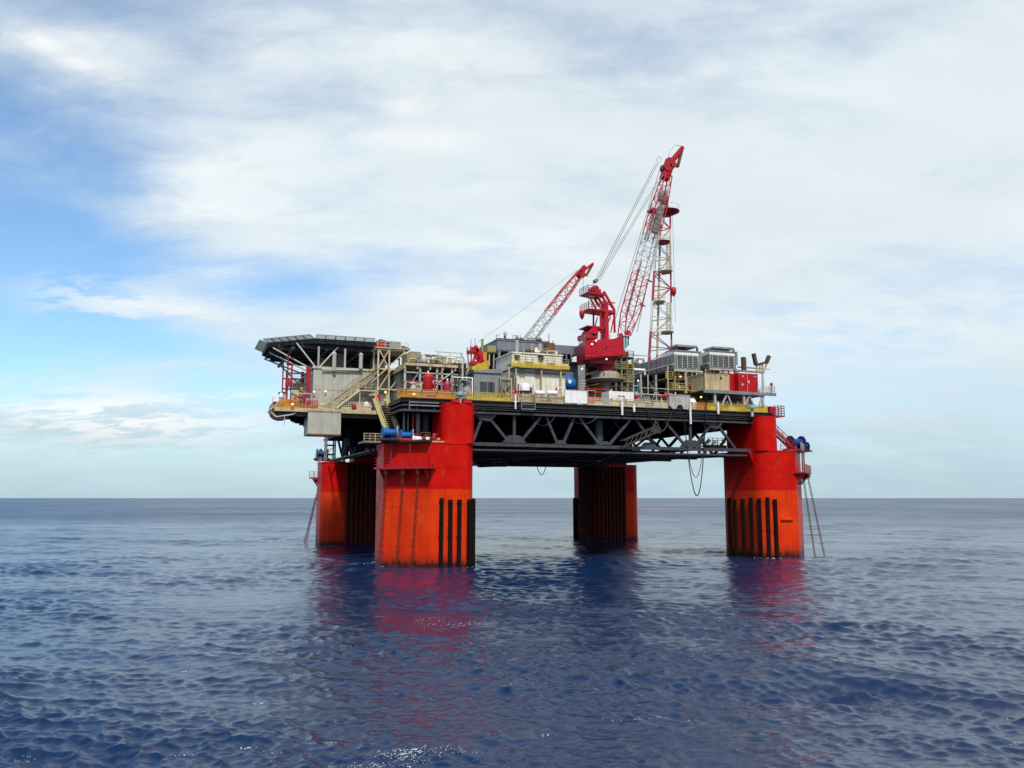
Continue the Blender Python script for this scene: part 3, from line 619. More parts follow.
part('head_frame', MB().beam(W(652, 432, -31.6), W(656, 420, -31.6), .22).beam(W(660, 432, -31.6), W(656, 420, -31.6), .22).box(W(652, 430, -31.6).x, W(661, 430, -31.6).x, -31.6, -31.0, g1.z - .2, g1.z + .6), 'deck_brown', fg)
for lab, a, b, sag, r in (('long black hose looping far below the deck edge at right', (684, 418, -31.5), (706, 402, -31.7), 12.3, .075), ('short black hose looping inside the longer one', (686, 440, -31.3), (705, 425, -31.5), 6.4, .05), ('thin hose looping under the truss in the middle', (536, 462, -6), (547, 462, -6), 2.1, .06), ('hose draped from the deck edge to the slung gangway', (646, 408, -31.5), (673, 408, -31.5), 3.4, .08)):
    p, q = W(*a), W(*b); solo('hose', MB().path(bez(p, q, sag, 22), r, 6), 'black', lab, 'hose', 'hanging hoses')
for i, (pa, pb, sag) in enumerate(((476, 497, 1.2), (530, 556, 1.5), (566, 598, 1.1), (612, 630, 1.6), (700, 722, 1.4))):
    a, b = W(pa, 412, -31.4), W(pb, 412, -31.4); a.z = b.z = 19.6; solo('slung_cable', MB().path(bez(a, b, sag, 14), .05, 5), 'black', ('leftmost slack cable under the deck edge beside the nearest column', 'slack cable under the deck edge below the white cylinders', 'slack cable under the deck edge below the white board', 'slack cable under the deck edge below the white store box', 'rightmost slack cable under the deck edge by the right column')[i], 'cable', 'slack cables under the deck edge')
solo('work_basket', MB().beam(W(494, 462, -8), W(507, 462, -8), .12).beam(W(494, 466.5, -8), W(507, 466.5, -8), .12).beam(W(494, 462, -8), W(494, 466.5, -8), .1).beam(W(507, 462, -8), W(507, 466.5, -8), .1).beam(W(500, 462, -8), W(500, 466.5, -8), .08), 'steel_grey', 'small inspection frame hanging under the truss near the nearest column', 'frame')
yp = thing('valve_platform', 'small yellow railed platform inside the truss by the right column', 'platform', W(716, 446, -24))
x0, x1, z0, z1 = rect(708, 727, 436, 445, -24)
part('floor', MB().box(x0, x1, -24, -21.5, z0 - .15, z0), 'steel_grey', yp); part('railing', rail_mb([(x0, -24, z0), (x1, -24, z0)], 1.1, .8, 3, .04), 'yellow', yp); part('skirt', MB().box(x0 + .5, x1, -23.9, -22, z0 - .7, z0 - .16), 'blue_grey', yp)
for i in range(5):
    px = 699 + i * 6; p = W(px, 441, -18 + i * 2); solo('pipe_elbow', MB().tube((p.x, p.y, 15.37), (p.x, p.y, 17.0 + .3 * (i % 2)), .28, 8).tube((p.x, p.y, 17.1 + .3 * (i % 2)), (p.x + .9, p.y, 18.0), .28, 8), 'white', ('leftmost', 'second', 'third', 'fourth', 'rightmost')[i] + ' white pipe elbow inside the truss beside the right column', 'pipe', 'white pipe elbows in the truss')

# front edge railings
rl = lambda pxa, pxb: [(W(pxa, 400, -31.2).x, -31.2, ZD), (W(pxb, 400, -31.2).x, -31.2, ZD)]
part('walkway', MB().box(XL, XR, -31.45, YF + .0, ZD - .12, ZD - .004), 'deck_brown', dk)
railing('guard_railing', 'orange railing in front of the red tanks', rl(397, 455), 'orange', gap=1.2, rails=4, infill=('orange', .12, .5))
railing('guard_railing', 'yellow railing below the double window', rl(467, 511), 'yellow', gap=1.0, rails=4, infill=('yellow', .10, .45))
railing('guard_railing', 'cream yellow railing below the long white cylinders', rl(511.5, 565), 'beige', gap=1.0, rails=4, infill=('olive', .10, .5))
railing('guard_railing', 'cream panelled railing left of the crane pedestal', rl(587.5, 609), 'cream', gap=1.1, rails=4, infill=('cream', .1, .5))
railing('guard_railing', 'cream panelled railing in front of the white store box', rl(609.5, 645), 'cream', gap=1.1, rails=4, infill=('cream', .1, .6))
railing('guard_railing', 'long cream windbreak panels below the grey cooler', rl(645.5, 668), 'cream', gap=1.3, rails=3, infill=('cream', .08, 1.0))
railing('guard_railing', 'beige orange railing right of the grey cable saddle', rl(689, 708), 'orange', gap=1.1, rails=4, infill=('beige', .1, .75))
railing('guard_railing', 'yellow railing below the red containers above the right column', rl(708.5, 767), 'yellow', gap=1.1, rails=4, infill=('yellow', .1, .7))
rb = thing('corner_balcony', 'small red railed balcony at the right end of the deck', 'balcony', (26.8, -29, ZD - .5))
part('floor', MB().box(XR + .42, XR + 2.3, -31, -27, ZD - .5, ZD - .3), 'rail_red', rb)
part('railing', rail_mb([(XR + .5, -30.95, ZD - .3), (XR + 2.2, -30.95, ZD - .3), (XR + 2.2, -27.1, ZD - .3)], 1.5, .6, 4, .04), 'rail_red', rb)
part('locker', MB().box(XR + .7, XR + 1.5, -29.6, -28.6, ZD - .3, ZD + 1.2), 'red', rb)
part('bracket', MB().beam((XR + 2.0, -29, ZD - .5), (XR + .45, -29, ZD - 1.6), .2), 'rail_red', rb)

# ------------------------------------------------------------------ living quarters wing and helideck
ZW = 20.5; YW = -20.0
wx0, wx1 = W(274, 408, YW).x, XL - .6
wg = thing('quarters_deck', 'deck wing under the living quarters jutting out left of the columns', 'deck', ((wx0 + wx1) / 2, -6, ZW - 1))
part('deck_plate', MB().prism([(wx0, YW), (wx1, YW), (wx1, 9), (wx0 + 9, 9), (wx0 + 5, -8), (wx0 + 1.5, -15)], ZW - .25, ZW), 'deck_brown', wg)
part('edge_beam', MB().box(wx0 + .05, wx1, YW - .1, YW + .25, ZW - .55, ZW - .02), 'beige', wg)
part('fascia', MB().box(wx0 + .3, wx1, YW + .3, YW + .6, ZW - 1.1, ZW - .26), 'deck_brown', wg)
for i, y in enumerate(np.arange(YW + 1.5, 9, 3)): part('floor_girder', MB().box(wx0 + .6 + max(0, (y - YW) * .33), wx1 + 6, y - .2, y + .2, ZW - 1.25, ZW - .26), 'under_dark', wg)
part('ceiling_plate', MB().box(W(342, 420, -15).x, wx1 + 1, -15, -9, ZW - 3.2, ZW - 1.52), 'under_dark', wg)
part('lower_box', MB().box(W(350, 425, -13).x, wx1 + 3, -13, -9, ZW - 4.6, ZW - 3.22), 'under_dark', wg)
for i, px in enumerate((347, 352, 357, 363)): 
    p = W(px, 440, 8); part('support_leg', MB().tube((p.x, 8, 15.0), (p.x, 8, ZW - .3), .35, 8), 'steel_dark', wg)
part('side_girder', MB().beam((wx0 + .3, YW + .4, ZW - .6), (wx0 + 5.2, -8, ZW - .6), .3, .6), 'steel_dark', wg)
rp = lambda pa, pb: [(W(pa, 405, YW).x, YW + .1, ZW), (W(pb, 405, YW).x, YW + .1, ZW)]
railing('guard_railing', 'orange railing at the far left end beside the lifeboat', rp(279, 299), 'orange', gap=1.0, rails=4, infill=('orange', .1, .6))
railing('guard_railing', 'red and cream railing left of the living quarters wall', rp(299.5, 318), 'rail_red', gap=1.0, rails=4, infill=('orange', .1, .5))
railing('guard_railing', 'cream panelled railing in front of the living quarters', rp(318.5, 371), 'cream', gap=1.2, rails=4, infill=('cream', .1, .45))
part('fire_box', MB().box(W(352, 405, YW - .1).x, W(356, 405, YW - .1).x, YW - .3, YW + .02, ZW + .25, ZW + .75), 'red', wg)

ax0, ax1 = W(313, 386, -18).x, W(400, 386, -18).x; AZ1 = W(320, 366.5, -18).z
ab = thing('living_quarters', 'pale grey living quarters block below the helideck', 'building', ((ax0 + ax1) / 2, -10, ZW))
npan = 9
for lev, (za, zb) in enumerate(((ZW, ZW + 2.75), (ZW + 2.79, AZ1 - .3))):
    for i in range(npan):
        xa, xb = ax0 + (ax1 - ax0) * i / npan, ax0 + (ax1 - ax0) * (i + 1) / npan
        part('wall_panel', MB().box(xa + .012, xb - .012, -18, -17.8, za + .01, zb), 'wall_grey', ab)
part('core', MB().box(ax0 + .02, ax1 - .02, -17.79, 4, ZW, AZ1 - .3), 'wall_grey', ab)
part('roof', MB().box(ax0 - .15, ax1 + .1, -18.15, 4.1, AZ1 - .3, AZ1), 'wall_grey', ab)
for px, py in ((344, 401), (362, 398)): 
    p = W(px, py, -18); part('door', MB().box(p.x - .5, p.x + .5, -18.07, -17.98, ZW, ZW + 2.1), 'wall_white', ab)
for px, pa, pb in ((334.5, 355, 371), (361, 356, 369)):
    p = W(px, pa, -18.4); q = W(px, pb, -18.4); part('duct', MB().tube((p.x, -18.4, q.z), (p.x, -18.4, p.z), .28, 10).lathe((p.x, -18.4, p.z), [(.3, 0), (.34, .2), (.1, .45)], 10), 'wall_grey', ab)
part('roof_duct', MB().tube(W(322, 369.5, -18.3), W(362, 370.5, -18.3), .12, 8), 'wall_grey', ab)
# equipment on the quarters roof
for i, (a, b, c_, d_, y, m) in enumerate(((320, 333, 358, 366, -14, 'brown'), (336, 346, 352, 366, -12, 'steel_grey'), (363, 372, 361, 366, -10, 'steel_dark'), (372, 384, 359, 366, -12, 'module_grey'))):
    solo('roof_unit', bx(a, b, c_, d_, y, 3, zlo=AZ1 + .01), m, ('brown unit on the quarters roof nearest the struts', 'grey upright unit on the quarters roof behind a strut', 'dark low unit on the quarters roof', 'grey low unit on the quarters roof near the stair tower')[i], 'equipment', 'units on the quarters roof')
# the stairs up the front wall
sA, sB = W(326, 403, -19.2), W(380, 366, -19.2)
stair('outside_stairs', 'olive yellow stairs climbing the front wall of the living quarters', (sA.x, -19.0, ZW + .1), (sB.x, -19.0, sB.z - .6), (0, 1, 0), 'olive', treads='olive', rail_h=1.1)
sA, sB = W(336, 403, -19.9), W(359, 386, -19.9)
stair('outside_stairs', 'shorter cream stairs in front of the quarters wall', (sA.x, -19.75, ZW + .1), (sB.x, -19.75, sB.z - .6), (0, 1, 0), 'cream', treads='beige', rail_h=1.0, w=.6)
lx0, lx1, lz0, lz1 = rect(359, 378, 386, 405, -19.9)
la = thing('stair_landing', 'cream landing at the head of the shorter stairs', 'platform', (lx0, -19.6, ZW))
part('floor', MB().box(lx0, lx1, -20.0, -18.4, lz1 - .75, lz1 - .6), 'cream', la)
for x in (lx0 + .1, lx1 - .1): part('leg', MB().box(x - .06, x + .06, -19.95, -19.83, ZW, lz1 - .75), 'cream', la)
part('railing', rail_mb([(lx0, -19.95, lz1 - .6), (lx1, -19.95, lz1 - .6)], .9, .9, 2, .03), 'cream', la)
# container slung below
x0, x1, z0, z1 = rect(308, 341, 411, 435, -20.3)
cb = thing('hanging_container', 'grey ribbed container hung under the quarters deck', 'container', ((x0 + x1) / 2, -18.3, z0))
part('shell', MB().box(x0, x1, -20.2, -16.5, z0, z1), 'wall_grey', cb)
for i in range(16): x = x0 + (x1 - x0) * (i + .5) / 16; part('rib', MB().box(x - .07, x + .07, -20.26, -20.19, z0 + .15, z1 - .15), 'wall_grey', cb)
part('bottom_rail', MB().box(x0 - .03, x1 + .03, -20.28, -20.1, z0 - .05, z0 + .14), 'rust', cb); part('top_rail', MB().box(x0 - .03, x1 + .03, -20.28, -20.1, z1 - .14, z1 + .02), 'steel_grey', cb)
fr = thing('ladder_frame', 'pale steel frame standing between the hanging container and the rear left column', 'frame', (W(330, 450, 26).x, 26, 15))
p, q = W(326, 440, 26), W(334.5, 440, 26); zt = W(330, 436, 26).z
for x in (p.x, q.x):
    for y in (25, 27): part('post', MB().tube((x, y, 15), (x, y, zt + 1.5), .14, 6), 'steel_grey', fr)
for z in (16.6, 18.3): part('cross_bar', MB().beam((p.x, 25, z), (q.x, 25, z), .18).beam((p.x, 27, z), (q.x, 27, z), .18), 'steel_dark', fr)
part('brace', MB().beam((p.x, 25, 16.6), (q.x, 25, 18.3), .12), 'steel_grey', fr)

# helideck
HZ = 30.75; HY = -6.5; HX = W(333, 342, HY).x; HR = 10.75
oct_ = [(HX + HR * math.cos(R(22.5 + 45 * i)), HY + HR * math.sin(R(22.5 + 45 * i))) for i in range(8)]
hd = thing('helideck', 'dark octagonal helideck on struts above the living quarters', 'helideck', (HX, HY, AZ1))
part('deck_plate', MB().prism(oct_, HZ - .35, HZ), 'steel_dark', hd)
for i in range(8):
    a, b = oct_[i], oct_[(i + 1) % 8]; m_ = Vector(((a[0] + b[0]) / 2 - HX, (a[1] + b[1]) / 2 - HY, 0)).normalized()
    part('rim_beam', MB().beam((a[0], a[1], HZ - .4), (b[0], b[1], HZ - .4), .3, .62), 'steel_dark', hd)
    for k in range(6):
        p, q = lerp((*a, HZ - .1), (*b, HZ - .1), (k + .03) / 6), lerp((*a, HZ - .1), (*b, HZ - .1), (k + .97) / 6); o_ = m_ * 1.2 + Vector((0, 0, .42))
        if k == 5: q = Vector((*b, HZ - .1)); 
        nb = part('net_frame', MB().beam(p + o_, q + o_, .09).beam(p, p + o_, .08).beam(q, q + o_, .08), 'steel_grey', hd)
        mb = MB(); th_ = Vector((0, 0, .012))
        for u in range(1, 7): mb.beam(lerp(p, q, u / 7), lerp(p, q, u / 7) + o_, .045)
        for u in range(1, 5): mb.beam(p + o_ * (u / 5), q + o_ * (u / 5), .045)
        part('net', mb, 'net', nb)
for i, y in enumerate(np.linspace(HY - 8.5, HY + 8.5, 7)):
    hw = min(9.7, HR * .92 - max(0, abs(y - HY) - 4.5)); part('girder', MB().box(HX - hw, HX + hw, y - .14, y + .14, HZ - 1.25, HZ - .36), 'steel_blue', hd)
for x in np.linspace(HX - 7, HX + 7, 4): part('girder', MB().box(x - .2, x + .2, HY - 9.4, HY + 9.4, HZ - 1.6, HZ - 1.26), 'steel_blue', hd)
def strut(p, q, r=.12, m='wall_grey'): part('strut', MB().tube(p, q, r, 8), m, hd)
rz = AZ1
c0 = Vector((ax0 + .3, -17.4, rz)); zt = HZ - 1.3
strut(c0 + Vector((-.2, 0, -1.0)), (HX - 9.6, HY - 3, zt)); strut(c0 + Vector((.1, 3, 0)), (HX - 9.4, HY - 5.6, zt + .3)); strut(c0, (HX - 6.6, HY - 9.6, HZ - .8)); strut(c0 + Vector((.6, 0, 0)), (W(338, 349, -16).x, -16, zt + .3))
for px, y in ((318.5, -17.3), (345, -16.9), (330, -6), (350, -4), (380, -6)):
    p = W(px, 360, y); strut((p.x, y, rz), (p.x, y, HZ - 1.3), .15)
strut((ax0 + .5, -8, rz), (HX - 9.8, HY + 3, zt)); strut((ax0 + .5, 2, rz), (HX - 7, HY + 8, zt))
# access platform frame beside the helideck (stair tower)
sx0, sx1 = W(378, 370, -20.5).x, W(404, 370, -20.5).x; sz1 = W(391, 349, -20.5).z; sxm = W(389, 370, -20.5).x; sz0 = W(391, 391, -20.5).z
stw = thing('stair_tower', 'pale scaffold tower at the right edge of the helideck', 'tower', (sxm, -19, ZW))
for x in (sx0, sxm, sx1):
    for y in (-20.5, -17.6): part('post', MB().box(x - .1, x + .1, y - .1, y + .1, ZW + .02, sz1), 'cream', stw)
for z in (sz1 - .15, sz1 - 2.9, sz0 + .2):
    for y in (-20.5, -17.6): part('ledger', MB().beam((sx0, y, z), (sx1, y, z), .16), 'cream', stw)
part('top_floor', MB().box(sx0 - .3, sx1 + .6, -20.8, -17.3, sz1, sz1 + .18), 'beige', stw); part('mid_floor', MB().box(sx0, sx1, -20.4, -17.7, sz1 - 2.85, sz1 - 2.75), 'olive', stw)
for a, b in (((sx0, sz1 - 2.9), (sxm, sz1)), ((sx0 - 1.0, sz0 + 1.0), (sx1, sz1 - .4)), ((sx0, sz0), (sxm + .3, sz1 - 2.9)), ((sxm, sz0), (sx1, sz1 - 2.9)), ((sx0, sz1), (sxm, sz1 - 2.9))):
    part('brace', MB().beam((a[0], -20.62, a[1]), (b[0], -20.62, b[1]), .13), 'cream', stw)
part('railing', rail_mb([(sx0 - .2, -20.75, sz1 + .18), (sx1 + .5, -20.75, sz1 + .18)], .8, 1.2, 2, .03), 'cream', stw)
x0, x1, z0, z1 = rect(379.5, 386, 342.5, 349, -19.5); solo('foam_monitor_box', MB().box(x0, x1, -19.5, -18.3, sz1 + .18, z1).box(x0 - .7, x0, -19.3, -18.6, sz1 + .18, z1 - .4).tube(((x0 + x1) / 2, -18.9, z1), ((x0 + x1) / 2 - .6, -18.9, z1 + .35), .12), 'red', 'red fire monitor box at the helideck corner', 'equipment')
x0, x1, z0, z1 = rect(389.5, 400.5, 342, 349, -19.5); solo('tool_locker', MB().box(x0, x1, -19.5, -17.9, sz1 + .18, z1).box(x1, x1 + .3, -19.3, -18.1, sz1 + .18, z1 - .4).box(x0 - .05, x1 + .05, -19.55, -17.85, z1, z1 + .06), 'module_grey', 'grey brown locker on the scaffold tower beside the helideck', 'locker')
# yellow stairs from the quarters deck to the mooring step
a, b = W(396, 440, -25), W(380, 392, -23.5)
stair('yellow_stairs', 'steep cream yellow stairs down to the blue winches', (a.x, a.y, ZL + .4), (b.x, b.y, b.z - .9), (1, .25, 0), 'pale_yellow', treads='olive', rail_h=1.15, w=1.7, sd=.5)
solo('life_ring_board', MB().box(W(376, 400, -23).x, W(380.5, 400, -23).x, -23.1, -23, W(378, 401.5, -23).z, W(378, 394.5, -23).z).box(W(377, 400, -23).x, W(379.5, 400, -23).x, -23.2, -23.1, W(378, 400.5, -23).z, W(378, 395.5, -23).z), 'red', 'red safety board at the head of the yellow stairs', 'sign')
mp_ = thing('mooring_walkway', 'grey walkway with cream railing left of the blue winches', 'walkway', (W(373, 440, -25).x, -25, 15.4))
x0, x1, z0, z1 = rect(363.5, 386, 434, 441, -25)
part('floor', MB().box(x0, x1, -25.4, -21.5, z0 - .25, z0), 'steel_grey', mp_); part('railing', rail_mb([(x0, -25.35, z0), (x1, -25.35, z0)], 1.0, .8, 3, .045), 'beige', mp_)
part('support', MB().beam((x0 + .3, -24.6, z0 - .25), (-32.9, -23.5, z0 - 2.2), .2).beam((x0 + 1.5, -24.6, z0 - .25), (-32.9, -23.5, z0 - 2.0), .2), 'steel_dark', mp_)
br_ = thing('boarding_bridge', 'dark lattice walkway between the nearest and rear left columns', 'bridge', (-33, 0, 14.4))
a, b = W(345, 455, 20), W(377, 448.5, -20)
for dx in (0, 1.2): part('chord', MB().beam((-32 + dx, -21, 15.2), (-32 + dx, 21.5, 15.2), .25), 'steel_dark', br_)
for i in range(12): y = -20 + i * 3.6; part('rung', MB().beam((-32, y, 15.2), (-30.8, y + 1.8, 15.2), .16), 'steel_dark', br_)

# lifeboat and davit at the left end
lx = W(285, 405, -17).x
lb = thing('lifeboat', 'orange and red covered lifeboat slung at the left end of the quarters deck', 'lifeboat', (lx, -14.5, ZW - 1.0))
def boat(z_lo, z_hi, prof):
    mb = MB(); n = 14; secs = []
    for i in range(11):
        u = -1 + 2 * i / 10; w = 1.45 * (1 - abs(u) ** 3.2) + .12
        secs.append([(lx - 0.2 + w * math.cos(math.pi * k / (n - 1)), -14.0 + u * 4.4, z_lo + (z_hi - z_lo) * (max(0.0, math.sin(math.pi * k / (n - 1))) ** prof) * (1 - .35 * abs(u) ** 3)) for k in range(n)])
    for s0, s1 in zip(secs[:-1], secs[1:]): mb.add(s0 + s1, [(k, k + 1, n + k + 1, n + k) for k in range(n - 1)], True)
    mb.add(secs[0], [tuple(range(n))]); mb.add(secs[-1], [tuple(range(n - 1, -1, -1))]); return mb
part('canopy', boat(ZW + .15, ZW + 1.55, .7), 'orange', lb); part('hull', boat(ZW + .12, ZW - 1.25, .8), 'red', lb)
part('fender_strip', MB().box(lx - 1.7, lx + 1.3, -17.6, -10.4, ZW + .06, ZW + .2), 'white', lb); part('hatch', MB().box(lx - 1.6, lx - .5, -17.2, -16, ZW + 1.0, ZW + 1.7), 'white', lb)
dv = thing('lifeboat_davit', 'tall dark red davit frame left of the living quarters', 'davit', (W(298, 390, -15).x, -15, ZW))
zt = W(290, 355, -17).z; z1 = W(298, 373.5, -17).z; z2 = W(298, 384, -17).z; xa, xb, xc = W(287.5, 380, -17).x, W(291.5, 380, -17).x, W(308, 380, -17).x
for y in (-17, -11):
    part('post', MB().tube((xa, y, ZW), (xa, y, zt), .1, 8), 'rail_red', dv); part('post', MB().box(xb - .12, xb + .12, y - .12, y + .12, ZW, z1 + 1.2), 'rail_red', dv); part('post', MB().box(xc - .22, xc + .22, y - .2, y + .2, ZW, W(308, 366, -17).z), 'rail_red', dv)
    for z in (z1, z2): part('cross_bar', MB().beam((xa, y, z), (xc, y, z), .2), 'brown', dv)
    part('brace', MB().beam((xb, y, z2 + .1), (xc, y, z1 - .1), .09), 'steel_grey', dv)
    for k in range(5): part('rung', MB().beam((xb, y, z2 + .25 + k * .28), ((xb + xc) / 2, y, z2 + .25 + k * .28), .05), 'steel_grey', dv)
part('sheave_block', MB().lathe((xa + .1, -17.4, W(289, 383.5, -17).z), [(.45, -.2), (.45, .2)], 12, 'Y').box(xa - .3, xa + .5, -17.3, -16.9, z2 - .4, z2 + .2), 'red', dv)
part('ladder_cage', MB().beam((xc - .3, -17.3, ZW), (xc - .3, -17.3, W(308, 367, -17).z), .08).beam((xc + .3, -17.3, ZW), (xc + .3, -17.3, W(308, 367, -17).z), .08), 'rail_red', dv)
for i, (a, b, c_, d_, y, m, lab) in enumerate(((291, 299, 389, 404, -18.5, 'beige', 'beige winch cabinet beside the lifeboat'), (299, 303, 386, 404, -18, 'olive', 'narrow olive cabinet beside the lifeboat winch'), (280, 286, 393, 400, -15, 'pale_paint', 'pale grey hoist box above the lifeboat'))):
    x0, x1, z0, z1_ = rect(a, b, c_, d_, y); t = thing('cabinet', lab, 'cabinet', ((x0 + x1) / 2, y + .6, ZW), 'cabinets by the lifeboat'); part('body', MB().box(x0, x1, y, y + 1.4, ZW + (.0 if i < 2 else 1.5), z1_), m, t); part('cap', MB().box(x0 - .12, x1 + .12, y - .1, y + 1.5, z1_, z1_ + .14), 'deck_brown', t); part('side_arm', MB().beam((x0, y - .05, z1_ - .5), (x1 + .8, y - .05, z1_ - 1.2), .16), m, t)
solo('lattice_bumper', MB().path([W(271, 412, -19.8), W(276, 417, -19.8), W(290, 415, -19.8), W(296, 413, -19.8)], .12).path([W(270, 410, -19.6), W(275, 406, -19.6), W(280, 400, -19.6)], .1).beam(W(284.5, 416, -19.8), W(284.5, 425, -19.8), .1).path([W(273, 415, -18), W(284, 419, -18), W(296, 415, -18)], .12), 'pale_paint', 'pale pipe bumper curving below the left end of the quarters deck', 'bumper')
solo('propane_bottle', MB().lathe(W(281, 399, -19.3), [(.0, 0), (.28, .02), (.3, .4), (.2, .75), (.1, .85), (.0, .9)], 12), 'white', 'white rounded bottle at the far left railing', 'bottle')

# ------------------------------------------------------------------ left process area (red tanks)
def posts(t, pxs, pa, pb, Y, w, m, zlo=None):
    for px in pxs:
        p = W(px, pa, Y); q = W(px, pb, Y); part('post', MB().box(p.x - w / 2, p.x + w / 2, Y - w / 2, Y + w / 2, ZD if zlo is None else zlo, p.z), m, t)
def wall(t, a, b, c_, d_, Y, dep, m, name='wall', zlo=None): return part(name, bx(a, b, c_, d_, Y, dep, zlo=zlo), m, t)
pf = thing('process_frame', 'pipe filled steel frame behind the red tanks', 'process module', (W(435, 380, -26).x, -23, ZD))
zU = W(435, 364.5, -26).z
x0, x1 = W(404, 380, -26).x, W(467, 380, -26).x
part('upper_floor', MB().box(x0, x1, -26.4, -17, zU - .35, zU), 'beige', pf)
for dx in np.linspace(x0, x1, 6): part('floor_beam', MB().box(dx - .1, dx + .1, -26.3, -17, zU - .8, zU - .36), 'beige', pf)
posts(pf, (405, 420, 437, 442, 452, 466), 366, 398, -26, .26, 'pale_paint'); posts(pf, (412, 430, 447, 460), 366, 398, -21, .3, 'steel_grey')
part('back_wall', MB().box(x0, x1, -18.5, -18.2, ZD, zU - .8), 'deck_brown', pf)
for px in (459.5, 462.5, 465): p = W(px, 380, -26.6); part('riser', MB().tube((p.x, -26.6, ZD), (p.x, -26.6, zU + .3), .15, 8), 'steel_dark' if px != 462.5 else 'pale_paint', pf)
rr = random.Random(3)
for i in range(16):
    y = -25 + rr.random() * 5; z = ZD + .6 + rr.random() * 4.2; a = x0 + rr.random() * 5; b = a + 1.5 + rr.random() * 4; m = rr.choice(['pale_paint', 'pink_red', 'beige', 'steel_grey', 'pale_paint', 'brown'])
    part('pipe', MB().tube((a, y, z), (min(b, x1), y, z), .1 + rr.random() * .12, 8).tube((min(b, x1), y, z), (min(b, x1), y, z - .5 - rr.random()), .12, 8), m, pf)
part('brace', MB().beam(W(436, 384, -26.1), W(453, 372, -26.1), .18), 'pale_paint', pf); part('brace', MB().beam(W(405, 392, -26.1), W(419, 372, -26.1), .16), 'steel_grey', pf)
for z in (ZD + 2.6, ZD + 4.0): part('ledger', MB().beam((x0, -26.05, z), (x1, -26.05, z), .16), 'pale_paint', pf)
def vtank(name, lab, pa, pb, qa, qb, Y, m, top='white', grp='red vertical tanks'):
    a, b, z0, z1 = rect(pa, pb, qa, qb, Y); r = (b - a) / 2; c = Vector(((a + b) / 2, Y, ZD)); t = thing(name, lab, 'tank', c, grp); h = z1 - ZD
    part('shell', MB().lathe(c, [(r * .96, .25), (r, .3), (r, h - .45)], 18), m, t); part('head', MB().lathe(c + Vector((0, 0, h - .45)), [(r, 0), (r * .86, .22), (r * .5, .4), (r * .1, .46)], 18), m, t)
    part('skirt', MB().lathe(c, [(r * .8, 0), (r * .8, .26)], 14), 'steel_dark', t); part('nozzle', MB().tube(c + Vector((0, 0, h - .05)), c + Vector((0, 0, h + .35)), .12, 8), top, t)
    part('band', MB().lathe(c, [(r + .03, h * .55), (r + .03, h * .55 + .1)], 18), m, t); return t
vtank('pressure_tank', 'tall red upright tank behind the orange railing', 423, 433, 373.5, 398, -28.6, 'red'); vtank('pressure_tank', 'shorter dull red tank right of the tall red tank', 443.5, 451, 381, 398, -27.6, 'pink_red')
x0l, x1l, z0, z1 = rect(399, 414, 370, 392, -21.8)
lv = thing('louvre_house', 'pale louvred house between the scaffold tower and the red tanks', 'building', ((x0l + x1l) / 2, -20, ZW)); part('body', MB().box(x0l, x1l, -21.7, -18.6, ZW + .02, z1), 'wall_grey', lv)
for i in range(11): z = z0 + .3 + (z1 - z0 - .6) * i / 10; part('louvre', MB().beam((x0l + .35, -21.76, z), (x1l - .15, -21.76, z), .16, .12), 'pale_paint', lv)
# on the upper floor
def crate(name, lab, cat, a, b, c_, d_, Y, dep, m, z0, group=None, lid=None):
    x0, x1, _, z1 = rect(a, b, c_, d_, Y); t = thing(name, lab, cat, ((x0 + x1) / 2, Y + dep / 2, z0), group); part('body', MB().box(x0, x1, Y, Y + dep, z0, z1), m, t)
    part('lid', MB().box(x0 - .08, x1 + .08, Y - .08, Y + dep + .08, z1, z1 + .1), lid or m, t); part('skid', MB().box(x0 + .1, x1 - .1, Y - .05, Y - .002, z0, z0 + .18), 'steel_dark', t); return t
x0, x1, _, z1 = rect(407, 424, 353.5, 364, -24.5); bt = thing('beige_hopper', 'beige sloped housing on the frame right of the scaffold tower', 'equipment', ((x0 + x1) / 2, -23, zU))
part('body', MB().add([(x0, -24.5, zU), (x1 + .6, -24.5, zU), (x1 - .5, -24.5, z1), (x0, -24.5, z1), (x0, -21.5, zU), (x1 + .6, -21.5, zU), (x1 - .5, -21.5, z1), (x0, -21.5, z1)], [(0, 1, 2, 3), (7, 6, 5, 4), (0, 4, 5, 1), (1, 5, 6, 2), (2, 6, 7, 3), (3, 7, 4, 0)]), 'olive', bt); part('vent_hood', MB().box(x1 - 1.8, x1 - .3, -24, -22.5, z1, z1 + .35), 'module_grey', bt)
rf = thing('scaffold_rack', 'pale tube scaffold rack on the process frame roof', 'scaffold', (W(446, 366, -24).x, -24, zU))
xs = [W(px, 360, -24).x for px in (438, 450, 461)]; zr = W(450, 352.5, -24).z
for x in xs:
    for y in (-24, -20): part('post', MB().tube((x, y, zU), (x, y, zr), .06, 6), 'pale_paint', rf)
for z in (zr, (zr + zU) / 2 + .4):
    for y in (-24, -20): part('rail', MB().tube((xs[0] - .4, y, z), (xs[-1] + .3, y, z), .06, 6), 'pale_paint', rf)
part('brace', MB().tube((xs[-1], -24, zr), (xs[-1] + 1.2, -24, zU), .06, 6), 'pale_paint', rf)
